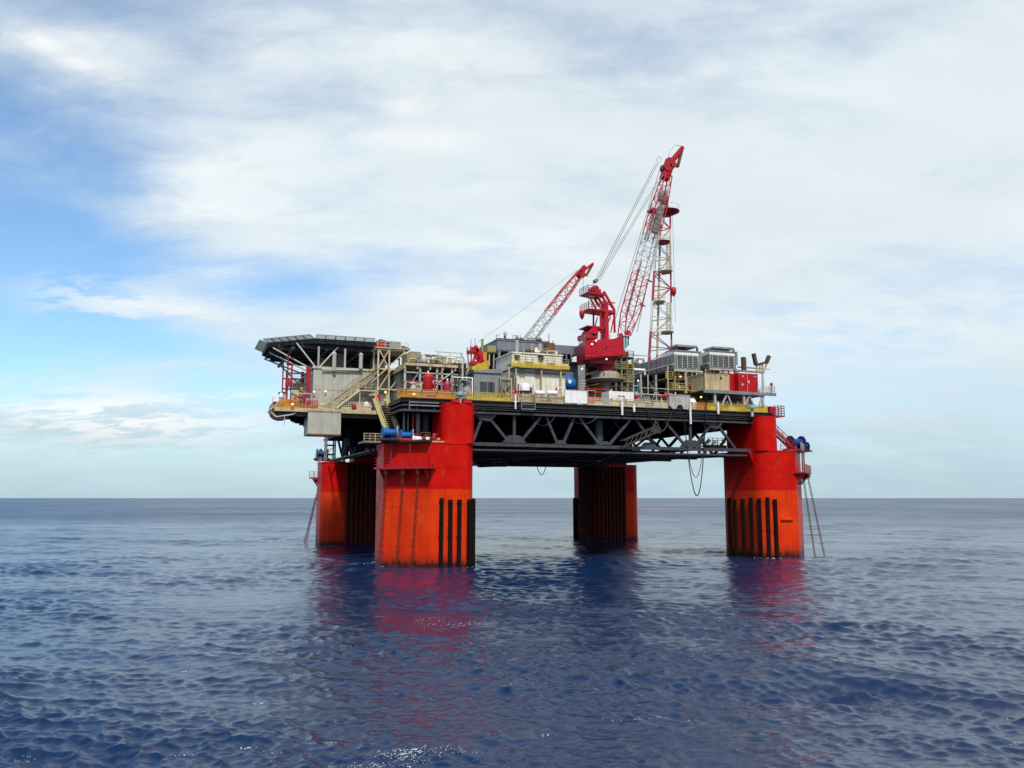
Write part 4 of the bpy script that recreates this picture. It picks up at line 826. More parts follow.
for i, (a, b, c_, d_, m, lab) in enumerate(((428, 436, 355, 364, 'white', 'white angular vent hood on the process frame roof'), (436, 442, 356, 364, 'pale_paint', 'pale box inside the scaffold rack'), (443, 451, 358, 364, 'beige', 'beige skid under the scaffold rack rails'), (452, 458, 357, 364, 'white', 'round white vessel at the right of the scaffold rack'))):
    x0, x1, _, z1 = rect(a, b, c_, d_, -22.6)
    if i == 3: solo('vessel', MB().lathe(((x0 + x1) / 2, -22.2, zU), [(.2, 0), ((x1 - x0) / 2, .3), ((x1 - x0) / 2, .8), (.15, 1.15)], 14), m, lab, 'vessel')
    elif i == 0: solo('vent_hood', MB().prism([(x0, -22.6), (x1, -22.6), (x1, -20.6), (x0, -20.6)], zU, [z1 - .5, z1, z1, z1 - .5]).box(x0 - .3, x1 + .2, -22.8, -20.4, z1 + .02, z1 + .12), m, lab, 'vent')
    else: crate('equipment_box', lab, 'equipment', a, b, c_, d_, -22.6, 1.8, m, zU)

# ------------------------------------------------------------------ middle modules
# window cabin
x0, x1, z0, z1 = rect(474, 501, 373, 399, -27); wc = thing('window_cabin', 'grey cabin with a dark double window behind the yellow railing', 'cabin', ((x0 + x1) / 2, -24, ZD))
n = 8
for i in range(n):
    xa, xb = x0 + (x1 - x0) * i / n, x0 + (x1 - x0) * (i + 1) / n; part('wall_panel', MB().box(xa + .012, xb - .012, -27, -26.85, ZD, z1), 'module_grey', wc)
part('core', MB().box(x0 + .02, x1 - .02, -26.84, -21, ZD, z1 - .02), 'module_grey', wc); part('roof', MB().prism([(x0 - .1, -27.2), (x1 + .1, -27.2), (x1 + .1, -21), (x0 - .1, -21)], z1, [z1 + .25, z1 + .7, z1 + .7, z1 + .25]), 'module_grey', wc)
xa, xb, za, zb = rect(480, 494.5, 382, 392.5, -27.05); wn = part('window', MB().box(xa - .1, xb + .1, -27.06, -26.99, za - .1, zb + .1), 'steel_grey', wc); xm = (xa + xb) / 2
for p, q in ((xa, xm - .06), (xm + .06, xb)): part('pane', MB().box(p, q, -27.09, -27.065, za, zb), 'glass_dark', wn)
# white two storey house
x0, x1, z0, z1 = rect(512, 562.5, 354.5, 366.5, -26.2); xw0, xw1 = x0, x1
wh = thing('white_control_house', 'white control house with yellow balcony left of the big red crane', 'building', ((x0 + x1) / 2, -22, ZD))
zb0 = W(537, 366, -26.2).z; zt0 = z1
n = 10
for i in range(n):
    xa, xb = x0 + (x1 - x0) * i / n, x0 + (x1 - x0) * (i + 1) / n; part('wall_panel', MB().box(xa + .012, xb - .012, -26.2, -26.02, zb0, zt0), 'wall_white', wh)
for i in range(5): part('side_panel', MB().box(x0 + .01, x0 + .18, -26.0 + i * 1.3 + .012, -26.0 + (i + 1) * 1.3 - .012, zb0 - .45, zt0 - .02), 'wall_white', wh)
part('upper_core', MB().box(x0 + .19, x1 - .05, -26.0, -19.5, zb0 - .3, zt0 - .05), 'wall_white', wh); part('roof', MB().box(x0 - .12, x1 + .1, -26.35, -19.4, zt0, zt0 + .16), 'wall_white', wh)
for a, b in ((515, 519), (538.5, 543)):
    xa, xb, za, zb = rect(a, b, 355.5, 366, -26.25); part('door', MB().box(xa, xb, -26.29, -26.21, za, zb), 'brown', wh); part('door_hood', MB().box(xa - .15, xb + .15, -26.75, -26.21, zb + .02, zb + .14), 'wall_white', wh)
part('balcony_floor', MB().box(x0 - .8, x1 + .3, -27.9, -26.22, zb0 - .28, zb0 - .1), 'yellow', wh); part('balcony_fascia', MB().box(x0 - .8, x1 + .3, -28.0, -27.9, zb0 - .55, zb0 - .06), 'yellow', wh)
part('balcony_railing', rail_mb([(x0 - .8, -27.85, zb0 - .1), (x1 + .2, -27.85, zb0 - .1)], 1.05, 1.1, 3, .035), 'olive', wh)
for i in range(8):
    xa = x0 - .75 + (x1 - x0 + 1) * i / 8; part('balcony_panel', MB().box(xa + .03, xa + (x1 - x0 + 1) / 8 - .03, -27.88, -27.84, zb0 - .05, zb0 + .3), ('pale_yellow', 'cream', 'olive')[i % 3], wh)
for i in range(n):
    if i in (1, 4): continue
    xa, xb = x0 + (x1 - x0) * i / n, x0 + (x1 - x0) * (i + 1) / n; part('wall_panel', MB().box(xa + .012, xb - .012, -27.1, -26.95, ZD, zb0 - .75), 'wall_white', wh)
part('lower_core', MB().box(x0 + .1, x1 - .05, -26.94, -19.5, ZD, zb0 - .62), 'wall_white', wh)
for px in (509, 516, 541.5, 561): p = W(px, 385, -27.7); part('balcony_post', MB().box(p.x - .1, p.x + .1, -27.75, -27.55, ZD, zb0 - .6), 'beige', wh)
part('pipe', MB().tube((x0 - .6, -27.3, zb0 - 1.1), (x1, -27.3, zb0 - 1.1), .14).tube((x0 - .6, -26.9, zb0 - .95), (x1 - 3, -26.9, zb0 - .95), .2), 'steel_grey', wh)
part('olive_cabinet', bx(534, 541, 374, 384, -26.6, .9), 'olive', wh)
for px, h in ((517, 2.3), (536, 1.4), (540, 2.0)): p = W(px, 354, -24); part('exhaust', MB().tube((p.x, -24, zt0 + .1), (p.x, -24, zt0 + h), .26, 10), 'wall_grey' if px != 536 else 'white', wh)
for px in (549, 553): p = W(px, 352, -22); part('antenna', MB().tube((p.x, -22, zt0 + .1), (p.x, -22, zt0 + 3 + (px == 549)), .06, 6), 'brown', wh)
part('exhaust', bx(546.5, 555, 343, 354.5, -22.3, 1.2), 'rust', wh)
# equipment in front of the house
dm = thing('white_dome', 'white domed cover on a beige stand below the yellow balcony', 'dome', W(525, 400, -29.6)); p = W(525, 391, -29.6)
part('dome', MB().lathe((p.x, -29.6, p.z), [(.66, 0), (.68, .55), (.58, .85), (.36, 1.05), (.05, 1.13)], 16), 'white', dm)
for ex, ey in ((-.5, -.4), (.5, -.4), (-.5, .4), (.5, .4)): part('leg', MB().box(p.x + ex - .08, p.x + ex + .08, -29.6 + ey - .08, -29.6 + ey + .08, ZD, p.z - .1), 'beige', dm)
part('tray', MB().box(p.x - .7, p.x + .7, -30.25, -28.95, p.z - .12, p.z - .005), 'deck_brown', dm); part('junction_box', MB().box(p.x - .4, p.x + .35, -29.95, -29.5, ZD + .3, p.z - .3), 'beige', dm)
for lab, a, b in (('left one of the two long white cylinders behind the railing', 535, 545), ('right one of the two long white cylinders behind the railing', 547, 558)):
    xa, xb, za, zb = rect(a, b, 390.5, 395.5, -29.4); r = (zb - za) / 2; zc = (za + zb) / 2; t = thing('gas_cylinder', lab, 'cylinder', ((xa + xb) / 2, -29.4, ZD), 'long white cylinders')
    part('shell', MB().lathe((xa, -29.4, zc), [(r * .3, 0), (r * .85, .1), (r, .28), (r, xb - xa - .28), (r * .85, xb - xa - .1), (r * .3, xb - xa)], 14, 'X'), 'white', t)
    for u in (.2, .8): x = xa + (xb - xa) * u; part('saddle', MB().box(x - .08, x + .08, -29.65, -29.15, ZD, zc - r * .8), 'beige', t)
p = W(515.5, 394.5, -30.2); t = thing('hose_reel', 'red hose reel left of the white dome', 'hose reel', (p.x, -30.2, ZD)); part('wheel', MB().ring((p.x, -30.2, p.z), .52, .09, 18).lathe((p.x, -30.2, p.z), [(.3, -.25), (.3, .25)], 12, 'Y'), 'red', t); part('stand', MB().box(p.x - .1, p.x + .1, -30.1, -29.9, ZD, p.z), 'red', t); part('pole', MB().box(p.x + .05, p.x + .2, -29.9, -29.75, ZD, p.z + 2.3), 'rail_red', t)
p = W(515.5, 392, -31.5); solo('drain_pipe', MB().tube((p.x, -31.5, ZD - 1.0), (p.x, -31.5, ZD + .95), .12, 8).box(p.x - .18, p.x + .18, -31.55, -31.4, ZD - .1, ZD + .05), 'white', 'white drain pipe on the deck edge below the red hose reel', 'pipe')
lf = thing('access_basket', 'grey ladder basket hung over the deck edge below the white dome', 'ladder', W(528, 409, -31.8)); xa, xb, za, zb = rect(521.5, 535, 399.5, 409, -31.8)
part('frame', MB().beam((xa, -31.8, za), (xb, -31.8, za), .1).beam((xa, -31.8, (za + zb) / 2), (xb, -31.8, (za + zb) / 2), .1).beam((xa, -31.8, zb), (xb, -31.8, zb), .08).beam((xa, -31.8, za), (xa, -31.8, zb), .1).beam((xb, -31.8, za), (xb, -31.8, zb + 1.1), .1), 'steel_grey', lf); part('floor', MB().box(xa, xb, -31.85, -31.5, za - .1, za - .05), 'steel_grey', lf); part('hanger', MB().beam((xa, -31.8, zb), (xa, -31.35, zb + .1), .08).beam((xb, -31.8, zb), (xb, -31.35, zb + .1), .08), 'steel_grey', lf)
# board hung on the railing
xa, xb, za, zb = rect(565, 587, 390.5, 403, -31.5); t = thing('white_board', 'large white board hung on the deck railing', 'board', ((xa + xb) / 2, -31.5, za)); part('panel', MB().box(xa, xb, -31.5, -31.42, za, zb), 'white', t); part('frame', MB().box(xa - .05, xb + .05, -31.53, -31.40, zb, zb + .07).box(xa - .05, xb + .05, -31.53, -31.40, za - .07, za).box(xa - .07, xa, -31.53, -31.4, za, zb).box(xb, xb + .07, -31.53, -31.4, za, zb), 'pale_paint', t); part('hook', MB().box(xa + .3, xa + .4, -31.45, -31.2, zb - .2, zb + .05).box(xb - .4, xb - .3, -31.45, -31.2, zb - .2, zb + .05), 'steel_grey', t)
railing('guard_railing', 'grey railing stretch hidden behind the white board', rl(565.5, 587), 'pale_paint', gap=1.2, rails=2, toe=0)
# blue grey upper modules
x0, x1, z0, z1 = rect(497, 552, 342, 353, -17); um = thing('upper_module', 'long blue grey box module above the white control house', 'module', ((x0 + x1) / 2, -13, ZD))
n = 7
part('box', MB().box(x0, x1, -17, -9, z0 + .1, z1), 'blue_grey', um)
for i in range(n): xa = x0 + (x1 - x0) * i / n; part('panel', MB().box(xa + .03, xa + (x1 - x0) / n - .03, -17.07, -17.005, z0 + .25, z1 - .12), 'blue_grey', um)
part('top_edge', MB().box(x0 - .1, x1 + .15, -17.15, -8.9, z1, z1 + .14), 'blue_grey', um)
posts(um, (499, 509, 519, 535, 549), 350, 398, -16.8, .35, 'steel_grey'); part('back_frame', MB().box(x0 + .5, x1 - .5, -11, -10.7, ZD, z0 + .05), 'deck_brown', um)
part('left_gallery', bx(487.5, 497, 345.5, 352, -16.6, 6), 'olive', um); part('gallery_floor', bx(487, 500, 352.3, 353.6, -16.7, 6), 'deck_brown', um); part('gallery_post', bx(489, 490, 353, 366, -16.6, .3).box(*[W(493.5, 360, -16.6).x, W(494.3, 360, -16.6).x], -16.6, -16.3, ZD, z0), 'pale_paint', um)
x0, x1, z0, z1 = rect(553, 580, 345.5, 362, -18); u2 = thing('louvre_module', 'blue grey module with three dark openings beside the crane', 'module', ((x0 + x1) / 2, -15, ZD)); zo0, zo1 = W(568, 361.5, -18).z, W(568, 354, -18).z
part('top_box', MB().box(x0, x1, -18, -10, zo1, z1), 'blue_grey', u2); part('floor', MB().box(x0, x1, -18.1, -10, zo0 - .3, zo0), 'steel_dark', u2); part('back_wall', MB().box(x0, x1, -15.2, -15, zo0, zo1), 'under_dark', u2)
for px in (553.5, 560.5, 566.5, 571.5, 579): p = W(px, 358, -18); part('mullion', MB().box(p.x - .12, p.x + .12, -18.02, -17.8, zo0, zo1), 'blue_grey', u2)
part('lower_wall', MB().box(x0 + .3, x1, -17.2, -10, ZD, zo0 - .31), 'blue_grey', u2)
bt = thing('blue_tank', 'bright blue rounded tank under the louvre module', 'tank', W(570, 391, -25)); xa, xb, za, zb = rect(562.5, 579, 376, 390.5, -25); r = (zb - za) / 2; zc = (za + zb) / 2
part('shell', MB().lathe(((xa + xb) / 2 - .1, -25, zc), [(.1, -.5), (r * .5, -.42), (r * .85, -.2), (r, .15), (r, 2.6), (r * .8, 3.1), (.1, 3.3)], 20, 'Y'), 'blue', bt); part('manway', MB().lathe(((xa + xb) / 2 - .35, -25.5, zc + .15), [(.28, 0), (.28, .15)], 10, 'Y'), 'white', bt); part('cradle', MB().box(xa + .3, xb - .3, -24.5, -22.5, ZD, zc - r * .8), 'steel_grey', bt)
for i in range(4): z = za + .3 + i * .4; part('ladder_rung', MB().beam((xb - .1, -25.2, z), (xb + 1.0, -25.2, z), .09), 'pale_paint', bt)
for i, px in enumerate((589.5, 593, 596.5)): p = W(px, 400, -29.3 + (i % 2) * .9); c = Vector((p.x, p.y, ZD)); t = thing('red_drum', ('left', 'middle', 'right')[i] + ' one of the red drums beside the crane pedestal', 'drum', c, 'red drums by the pedestal'); part('body', MB().lathe(c, [(.34, 0), (.36, .05), (.36, 1.25), (.33, 1.3)], 14), 'red', t); part('hoop', MB().lathe(c, [(.38, .42), (.38, .48)], 14).lathe(c, [(.38, .84), (.38, .9)], 14), 'red', t)
x0, x1, z0, z1 = rect(609, 634, 391.5, 402, -29.2); t = thing('store_box', 'white store box right of the crane pedestal', 'container', ((x0 + x1) / 2, -28, ZD)); n = 7
part('core', MB().box(x0 + .02, x1 - .02, -29.08, -26.8, ZD, z1), 'white', t)
for i in range(n): xa = x0 + (x1 - x0) * i / n; part('panel', MB().box(xa + .02, xa + (x1 - x0) / n - .02, -29.2, -29.09, ZD + .1, z1 - .05), 'white', t)
part('door_frame', MB().box(x0 + 1.4, x0 + 1.48, -29.27, -29.2, ZD + .05, z1 - .6).box(x0 + 2.4, x0 + 2.48, -29.27, -29.2, ZD + .05, z1 - .6).box(x0 + 1.4, x0 + 2.48, -29.27, -29.2, z1 - .68, z1 - .6), 'steel_grey', t)
for lab, px, a, b in (('white drain pipe below the white store box', 622, 401, 415), ('short white pipe stub right of the store box pipe', 634, 404, 412), ('long white pipe below the orange railing near the hanging hose', 690, 398, 424), ('white pipe on the deck edge below the beige cabin', 718, 402, 414)):
    p, q = W(px, a, -31.6), W(px, b, -31.6); solo('drain_pipe', MB().tube((p.x, -31.6, q.z), (p.x, -31.6, p.z), .16, 8).box(p.x - .2, p.x + .2, -31.62, -31.4, ZD - .15, ZD - .02), 'white', lab, 'pipe', 'white drain pipes')

# ------------------------------------------------------------------ the big crane
CY = -22.0
def crane():
    pc = W(605.5, 372, CY).x
    t = thing('pedestal_crane', 'tall red pedestal crane with its boom raised steeply', 'crane', (pc, CY, ZD), 'deck cranes')
    zd = W(605, 380, CY).z
    part('pedestal', MB().tube((pc, CY, ZD), (pc, CY, zd - .2), .75, 18), 'steel_grey', t)
    part('cone', MB().lathe((pc, CY, zd), [(2.1, 0), (2.1, .95), (1.9, 1.15), (1.2, 1.25)], 24), 'drum_grey', t)
    part('ring_platform', MB().lathe((pc, CY, zd), [(.8, -.4), (2.95, -.12), (3.0, -.08), (3.0, .06), (1.0, .08)], 28), 'drum_grey', t)
    z0 = W(605, 363, CY).z
    part('slew_ring', MB().lathe((pc, CY, zd + 1.6), [(1.25, -.4), (1.25, z0 - zd - 1.5), (1.9, z0 - zd - 1.0)], 24), 'crane_red', t)
    xl, xc, xr = W(577, 345, CY + 1.5).x, W(585, 345, CY - 3).x, W(623.5, 345, CY - 2).x
    zt, zb = W(600, 342, CY - 2).z, W(590, 362, CY - 2).z
    hs = part('machinery_house', MB().prism([(xc, CY - 3), (xr - .3, CY - 3), (xr, CY - 2), (xr, CY + 3), (xl + .6, CY + 3), (xl, CY + 1.5)], [zb + .15, zb + 1.15, zb + 1.3, zb + .9, zb + .2, zb + .1], [zt - .2, zt + 0.7, zt + 1.3, zt + 1.3, zt - .2, zt - .2]), 'crane_red', t)
    part('belly', MB().prism([(xc + 1.3, CY - 1.9), (xr - 2.0, CY - 1.9), (xr - 2.0, CY + 2.0), (xl + 2.2, CY + 2.0)], zb - .1, zb + 1.0), 'rail_red', hs)
    for px_, py_, w_, h_ in ((590, 350, 1.2, 1.0), (599, 351, .9, 1.1), (609, 345, 1.4, .5), (616, 349, 1.0, 1.2)):
        q_ = W(px_, py_, CY - 3); part('access_panel', MB().box(q_.x - w_ / 2, q_.x + w_ / 2, CY - 3.05, CY - 2.99, q_.z - h_ / 2, q_.z + h_ / 2), 'crane_red', hs)
    part('vent_grille', MB().box(W(604, 347, CY - 3).x - .4, W(604, 347, CY - 3).x + .4, CY - 3.06, CY - 2.99, W(604, 347, CY - 3).z - .3, W(604, 347, CY - 3).z + .3), 'rail_red', hs)
    part('roof_railing', rail_mb([(xc + .1, CY - 2.95, zt - .3), (xc + 4.2, CY - 2.95, zt)], 1.0, .9, 3, .03), 'rail_red', hs)
    for i in range(5): x = xc + (xr - xc) * (i + .5) / 5; part('rib', MB().box(x - .05, x + .05, CY - 3.06, CY - 3, zb + 1.0, zt - .3), 'crane_red', hs)
    part('ledge', MB().beam((xc, CY - 3.1, zb + .5), (xr - .3, CY - 3.1, zb + 1.25), .2, .1), 'crane_red', hs)
    part('engine_cover', bx(586, 598, 333.5, 338, CY - 1.5, 3), 'crane_red', t); part('winch_drum', MB().lathe((W(590, 334, CY).x, CY, W(590, 333.5, CY).z), [(.7, -1.5), (.7, 1.5)], 14, 'Y'), 'crane_red', t)
    part('deck_railing', rail_mb([(xl + .2, CY + 1.2, zt - .3), (xc + .1, CY - 2.8, zt - .3)], 1.0, 1.0, 3, .03), 'pale_paint', t)
    cabx0, cabx1, cz0, cz1 = rect(622.5, 629, 335.5, 353, CY - 3.2)
    cb_ = part('cabin', MB().box(xr - .6, cabx0 + .15, CY - 3.1, CY - 1.4, cz0 + .4, cz1), 'crane_red', t)
    part('cabin_glass', MB().prism([(cabx0 + .16, CY - 3.05), (cabx1, CY - 3.0), (cabx1, CY - 1.5), (cabx0 + .16, CY - 1.45)], [cz0 + .3, cz0 + 1.2, cz0 + 1.2, cz0 + .3], cz1 - .1), 'glass_teal', cb_)
    part('cabin_roof', MB().box(xr - .7, cabx1 + .1, CY - 3.2, CY - 1.3, cz1 - .09, cz1 + .06), 'pale_paint', cb_)
    for k in (0.02, .5, .98): x = cabx0 + .16 + (cabx1 - cabx0 - .16) * k; part('window_bar', MB().box(x - .05, x + .05, CY - 3.11, CY - 3.03, cz0 + .4 + .8 * k, cz1 - .1), 'steel_dark', cb_)
    # mast
    mz0 = zt - .3; ztop = W(592, 293, CY).z
    part('mast_post', MB().beam((W(602.5, 330, CY).x, CY - 1.2, mz0), (W(602, 304, CY).x, CY - 1.2, W(602, 304, CY).z), .62), 'crane_red', t)
    part('mast_post', MB().beam((W(606.5, 330, CY).x, CY + 1.2, mz0), (W(606, 304, CY).x, CY + 1.2, W(606, 304, CY).z), .5), 'crane_red', t)
    for pa, qa, pb, qb, w in ((597, 335, 597, 312, .22), (611, 334, 610.5, 312, .26), (611, 312, 600, 293, .3), (603, 305, 596, 294, .3), (602, 312, 593, 295, .22), (607, 318, 601, 332, .16), (601, 316, 597, 330, .14), (610, 320, 607, 334, .14), (605, 305, 610, 311, .2)):
        for y in (CY - 1.2, CY + 1.2): a = W(pa, qa, CY); b = W(pb, qb, CY); part('mast_brace', MB().beam((a.x, y, a.z), (b.x, y, b.z), w), 'crane_red', t)
    for pa, pb, q in ((583.5, 600.5, 295), (584, 611, 312), (583, 599, 328.5)):
        xa, xb, za, _ = rect(pa, pb, q - 1, q, CY); pl = part('platform', MB().prism([(xa, CY - 1.5), (xb, CY - 1.5), (xb, CY + 1.5), (xa, CY + 1.5)], [za, za - .35, za - .35, za], za + .12), 'crane_red', t)
        if q < 320: part('railing', rail_mb([(xb - 1.4, CY - 1.45, za + .12), (xa + .05, CY - 1.45, za + .12), (xa + .05, CY + 1.45, za + .12)], 1.0, .7, 3, .035), 'rail_red', pl)
    p = W(585, 303, CY); part('ladder', MB().beam((p.x, CY - 1.3, W(585, 311, CY).z), (p.x, CY - 1.3, W(585, 296, CY).z), .06).beam((p.x + .5, CY - 1.3, W(585, 311, CY).z), (p.x + .5, CY - 1.3, W(585, 296, CY).z), .06), 'rail_red', t)
    lad = t
    for i in range(6): z = W(585, 310, CY).z + i * .36; part('rung', MB().beam((p.x, CY - 1.3, z), (p.x + .9, CY - 1.3, z), .05), 'pale_paint', lad)
    p = W(582, 314, CY); part('counter_hook', MB().lathe((p.x, CY, p.z - .6), [(.05, -.3), (.3, .1), (.42, .6), (.42, 1.0), (.2, 1.15)], 12), 'crane_red', t)
    p = W(593.5, 290, CY); part('sheave_head', MB().lathe((p.x, CY, p.z), [(.55, -.9), (.55, .9)], 14, 'Y').box(p.x - .4, p.x + .9, CY - .8, CY + .8, p.z - .6, p.z), 'crane_red', t)
    p = W(595.5, 281, CY); part('pendant_block', MB().lathe((p.x, CY, p.z), [(.3, -.4), (.3, .4)], 10, 'Y'), 'steel_grey', t)
    part('spreader_arm', MB().beam(W(602, 301.5, CY), W(615, 303, CY), .16), 'rail_red', t)
    # boom
    f0, f1 = W(624, 336, CY), W(667, 176, CY); ax = (f1 - f0).normalized(); pe = Vector((ax.z, 0, -ax.x)); sd = Vector((0, 1, 0))
    bm = part('boom_foot', MB().beam(f0 - sd * 1.3 - ax * 1.2, f0 - sd * 1.2 + ax * .6, .5).beam(f0 + sd * 1.3 - ax * 1.2, f0 + sd * 1.2 + ax * .6, .5), 'crane_red', t)
    def sect(u, w, h): c = lerp(f0, f1, u); return [c - sd * w / 2 - pe * h / 2, c + sd * w / 2 - pe * h / 2, c + sd * w / 2 + pe * h / 2, c - sd * w / 2 + pe * h / 2]
    mf = lambda u: 'pale_paint' if .40 < u < .64 else 'crane_red'
    secs = [sect(0, 2.3, 1.0), sect(.14, 2.1, 2.2), sect(.80, 1.9, 2.0), sect(1, 1.4, 1.1)]
    for (A, B, u0, u1, n) in ((secs[0], secs[1], 0, .14, 2), (secs[1], secs[2], .14, .80, 11), (secs[2], secs[3], .80, 1.0, 4)):
        lattice(bm, A, B, lambda t_, u0=u0, u1=u1: mf(u0 + (u1 - u0) * t_), n, .10, .042)
    part('boom_walkway', MB().beam(lerp(f0, f1, .1) - pe * .5, lerp(f0, f1, .45) - pe * .5, .35, .06), 'pale_paint', bm)
    part('boom_winch', MB().beam(lerp(f0, f1, .64) + pe * .4, lerp(f0, f1, .80) + pe * .4, 1.0, .9), 'steel_grey', bm)
    part('boom_winch', MB().beam(lerp(f0, f1, .58) - pe * .6, lerp(f0, f1, .74) - pe * .6, .6, .5), 'pale_paint', bm)
    for u in (.21, .36): c = lerp(f0, f1, u) + pe * 1.2; part('boom_light', MB().beam(c, c + pe * 1.0, .25, .15), 'rust', bm)
    # head and fly jib
    tp = lambda px, py: W(px, py, CY)
    hd_ = part('boom_head', MB().beam(tp(664.5, 179), tp(670.5, 160), 1.2, 1.35), 'crane_red', t)
    part('sheave', MB().lathe(tp(666, 168), [(.75, -.75), (.75, .75)], 14, 'Y'), 'crane_red', hd_); part('sheave', MB().lathe(tp(671, 166), [(.6, -.75), (.6, .75)], 14, 'Y'), 'rail_red', hd_)
    part('fly_jib', MB().beam(tp(670, 162), tp(682.5, 147.5), .7, .6), 'crane_red', hd_); part('fly_jib_strut', MB().beam(tp(671, 166), tp(681, 152), .25), 'crane_red', hd_)
    part('jib_plate', MB().beam(tp(682.5, 147.5), tp(677.5, 167), .35, .55), 'rust', hd_)
    part('guard_hoop', MB().path([tp(668, 158), tp(670, 150), tp(676, 145), tp(681, 146)], .05).path([tp(656, 163), tp(657.5, 157), tp(661, 157), tp(661, 162)], .05), 'pale_paint', hd_)
    # ropes
    for y in (CY - .5, CY + .5):
        a = tp(594.5, 284); b = tp(657, 163); a.y = b.y = y; part('pendant_rope', MB().tube(a, b, .055, 5), 'cable', t)
        a = tp(598, 281); b = tp(664, 172); a.y = b.y = y; part('pendant_rope', MB().tube(a, b, .045, 5), 'cable', t)
    for pa, qa, pb, qb in ((615, 320, 661, 165), (637, 332, 668, 188)):
        a = tp(pa, qa); b = tp(pb, qb); part('hoist_rope', MB().tube(a, b, .05, 5), 'cable', t)
    return t
crane()
# rear crane
def rear_crane():
    Y = 14.0; tp = lambda px, py, y=Y: W(px, py, y)
    pc = tp(500, 370).x; t = thing('pedestal_crane', 'far crane with a low pink boom rising behind the modules', 'crane', (pc, Y, ZD), 'deck cranes')
    zb = tp(500, 372).z
    part('pedestal', MB().tube((pc, Y, ZD), (pc, Y, zb), .8, 14), 'steel_grey', t)
    x0, x1 = tp(471, 370).x, tp(522, 370).x
    part('machinery_house', MB().box(x0 + 3, x1, Y - 2, Y + 2, zb, zb + 2.4), 'crane_red', t)
    f0, f1 = tp(521, 351), tp(581, 272); ax = (f1 - f0).normalized(); pe = Vector((ax.z, 0, -ax.x)); sd = Vector((0, 1, 0))
    bm = part('boom_foot', MB().beam(f0 - sd - ax * 2, f0 - sd + ax, .4).beam(f0 + sd - ax * 2, f0 + sd + ax, .4), 'crane_red', t)
    def sect(u, w, h): c = lerp(f0, f1, u); return [c - sd * w / 2 - pe * h / 2, c + sd * w / 2 - pe * h / 2, c + sd * w / 2 + pe * h / 2, c - sd * w / 2 + pe * h / 2]
    A, B, C = sect(0, 1.9, 1.9), sect(.75, 1.7, 1.7), sect(1, 1.2, 1.1)
    mf = lambda u: 'pale_paint' if u < .5 else 'crane_red'
    lattice(bm, A, B, lambda u: mf(u * .75), 8, .12, .055); lattice(bm, B, C, lambda u: 'crane_red', 3, .13, .055)
    hd_ = part('boom_head', MB().beam(tp(578, 276), tp(585, 267), 1.0, 1.05), 'crane_red', t); part('fly_jib', MB().beam(tp(583, 271), tp(593, 263.5), .5, .45), 'crane_red', hd_); part('jib_plate', MB().beam(tp(593, 263.5), tp(586, 276), .3, .45), 'rust', hd_); part('sheave', MB().lathe(tp(582, 275), [(.6, -.6), (.6, .6)], 12, 'Y'), 'rail_red', hd_)
    for dy in (-.5, .5): a = tp(477, 343); b = tp(577, 270); a.y += dy; b.y += dy; part('pendant_rope', MB().tube(a, b, .022, 5), 'pale_paint', t)
    a = tp(583, 276); part('hoist_rope', MB().tube(a, a - Vector((0, 0, 3)), .05, 5), 'cable', t)
    return t
rear_crane()
# red and yellow gantry by the process frame
def gantry():
    Y = -20.5; tp = lambda px, py: W(px, py, Y); t = thing('hoist_gantry', 'small red hoist on a yellow base behind the grey cabin', 'hoist', (tp(478, 372).x, Y, ZD))
    a, b, z0, z1 = rect(470.5, 487, 363, 374, Y); zc = tp(478, 374).z
    part('base', MB().prism([(a, Y - .8), (b, Y - .8), (b, Y + 1.6), (a, Y + 1.6)], [zc + .5, zc - .1, zc - .1, zc + .5], [tp(470, 367).z, tp(487, 361).z, tp(487, 361).z, tp(470, 367).z]), 'yellow', t)
    part('pedestal', MB().tube((tp(480, 374).x, Y + .4, ZD), (tp(480, 374).x, Y + .4, zc + .5), .6, 12), 'steel_grey', t)
    for pa, qa, pb, qb, w in ((471.5, 364, 470.5, 346, .14), (474, 362, 475, 345, .14), (470, 351, 478, 350.5, .5), (475, 346, 481, 357, .5), (477, 350, 484, 362, .3), (476, 360, 479, 349, .18), (480, 362, 482, 352, .2)):
        for y in (0, 1.4): p, q = tp(pa, qa), tp(pb, qb); p.y += y; q.y += y; part('mast_bar', MB().beam(p, q, w), 'crane_red', t)
    part('saddle', bx(472.5, 478.5, 361, 364.5, Y - .5, 1.6), 'crane_red', t)
    p = tp(484.5, 362); part('exhaust_stack', MB().tube((p.x, Y + 1, p.z), (p.x, Y + 1, tp(484.5, 338).z), .2, 8), 'olive', t); part('orange_box', bx(483, 487, 352, 362, Y + .3, 1), 'orange', t)
    for px, py in ((471, 339), (475, 338)): part('aerial', MB().tube(tp(px, 347), tp(px, py), .04, 5), 'steel_grey', t)
gantry()
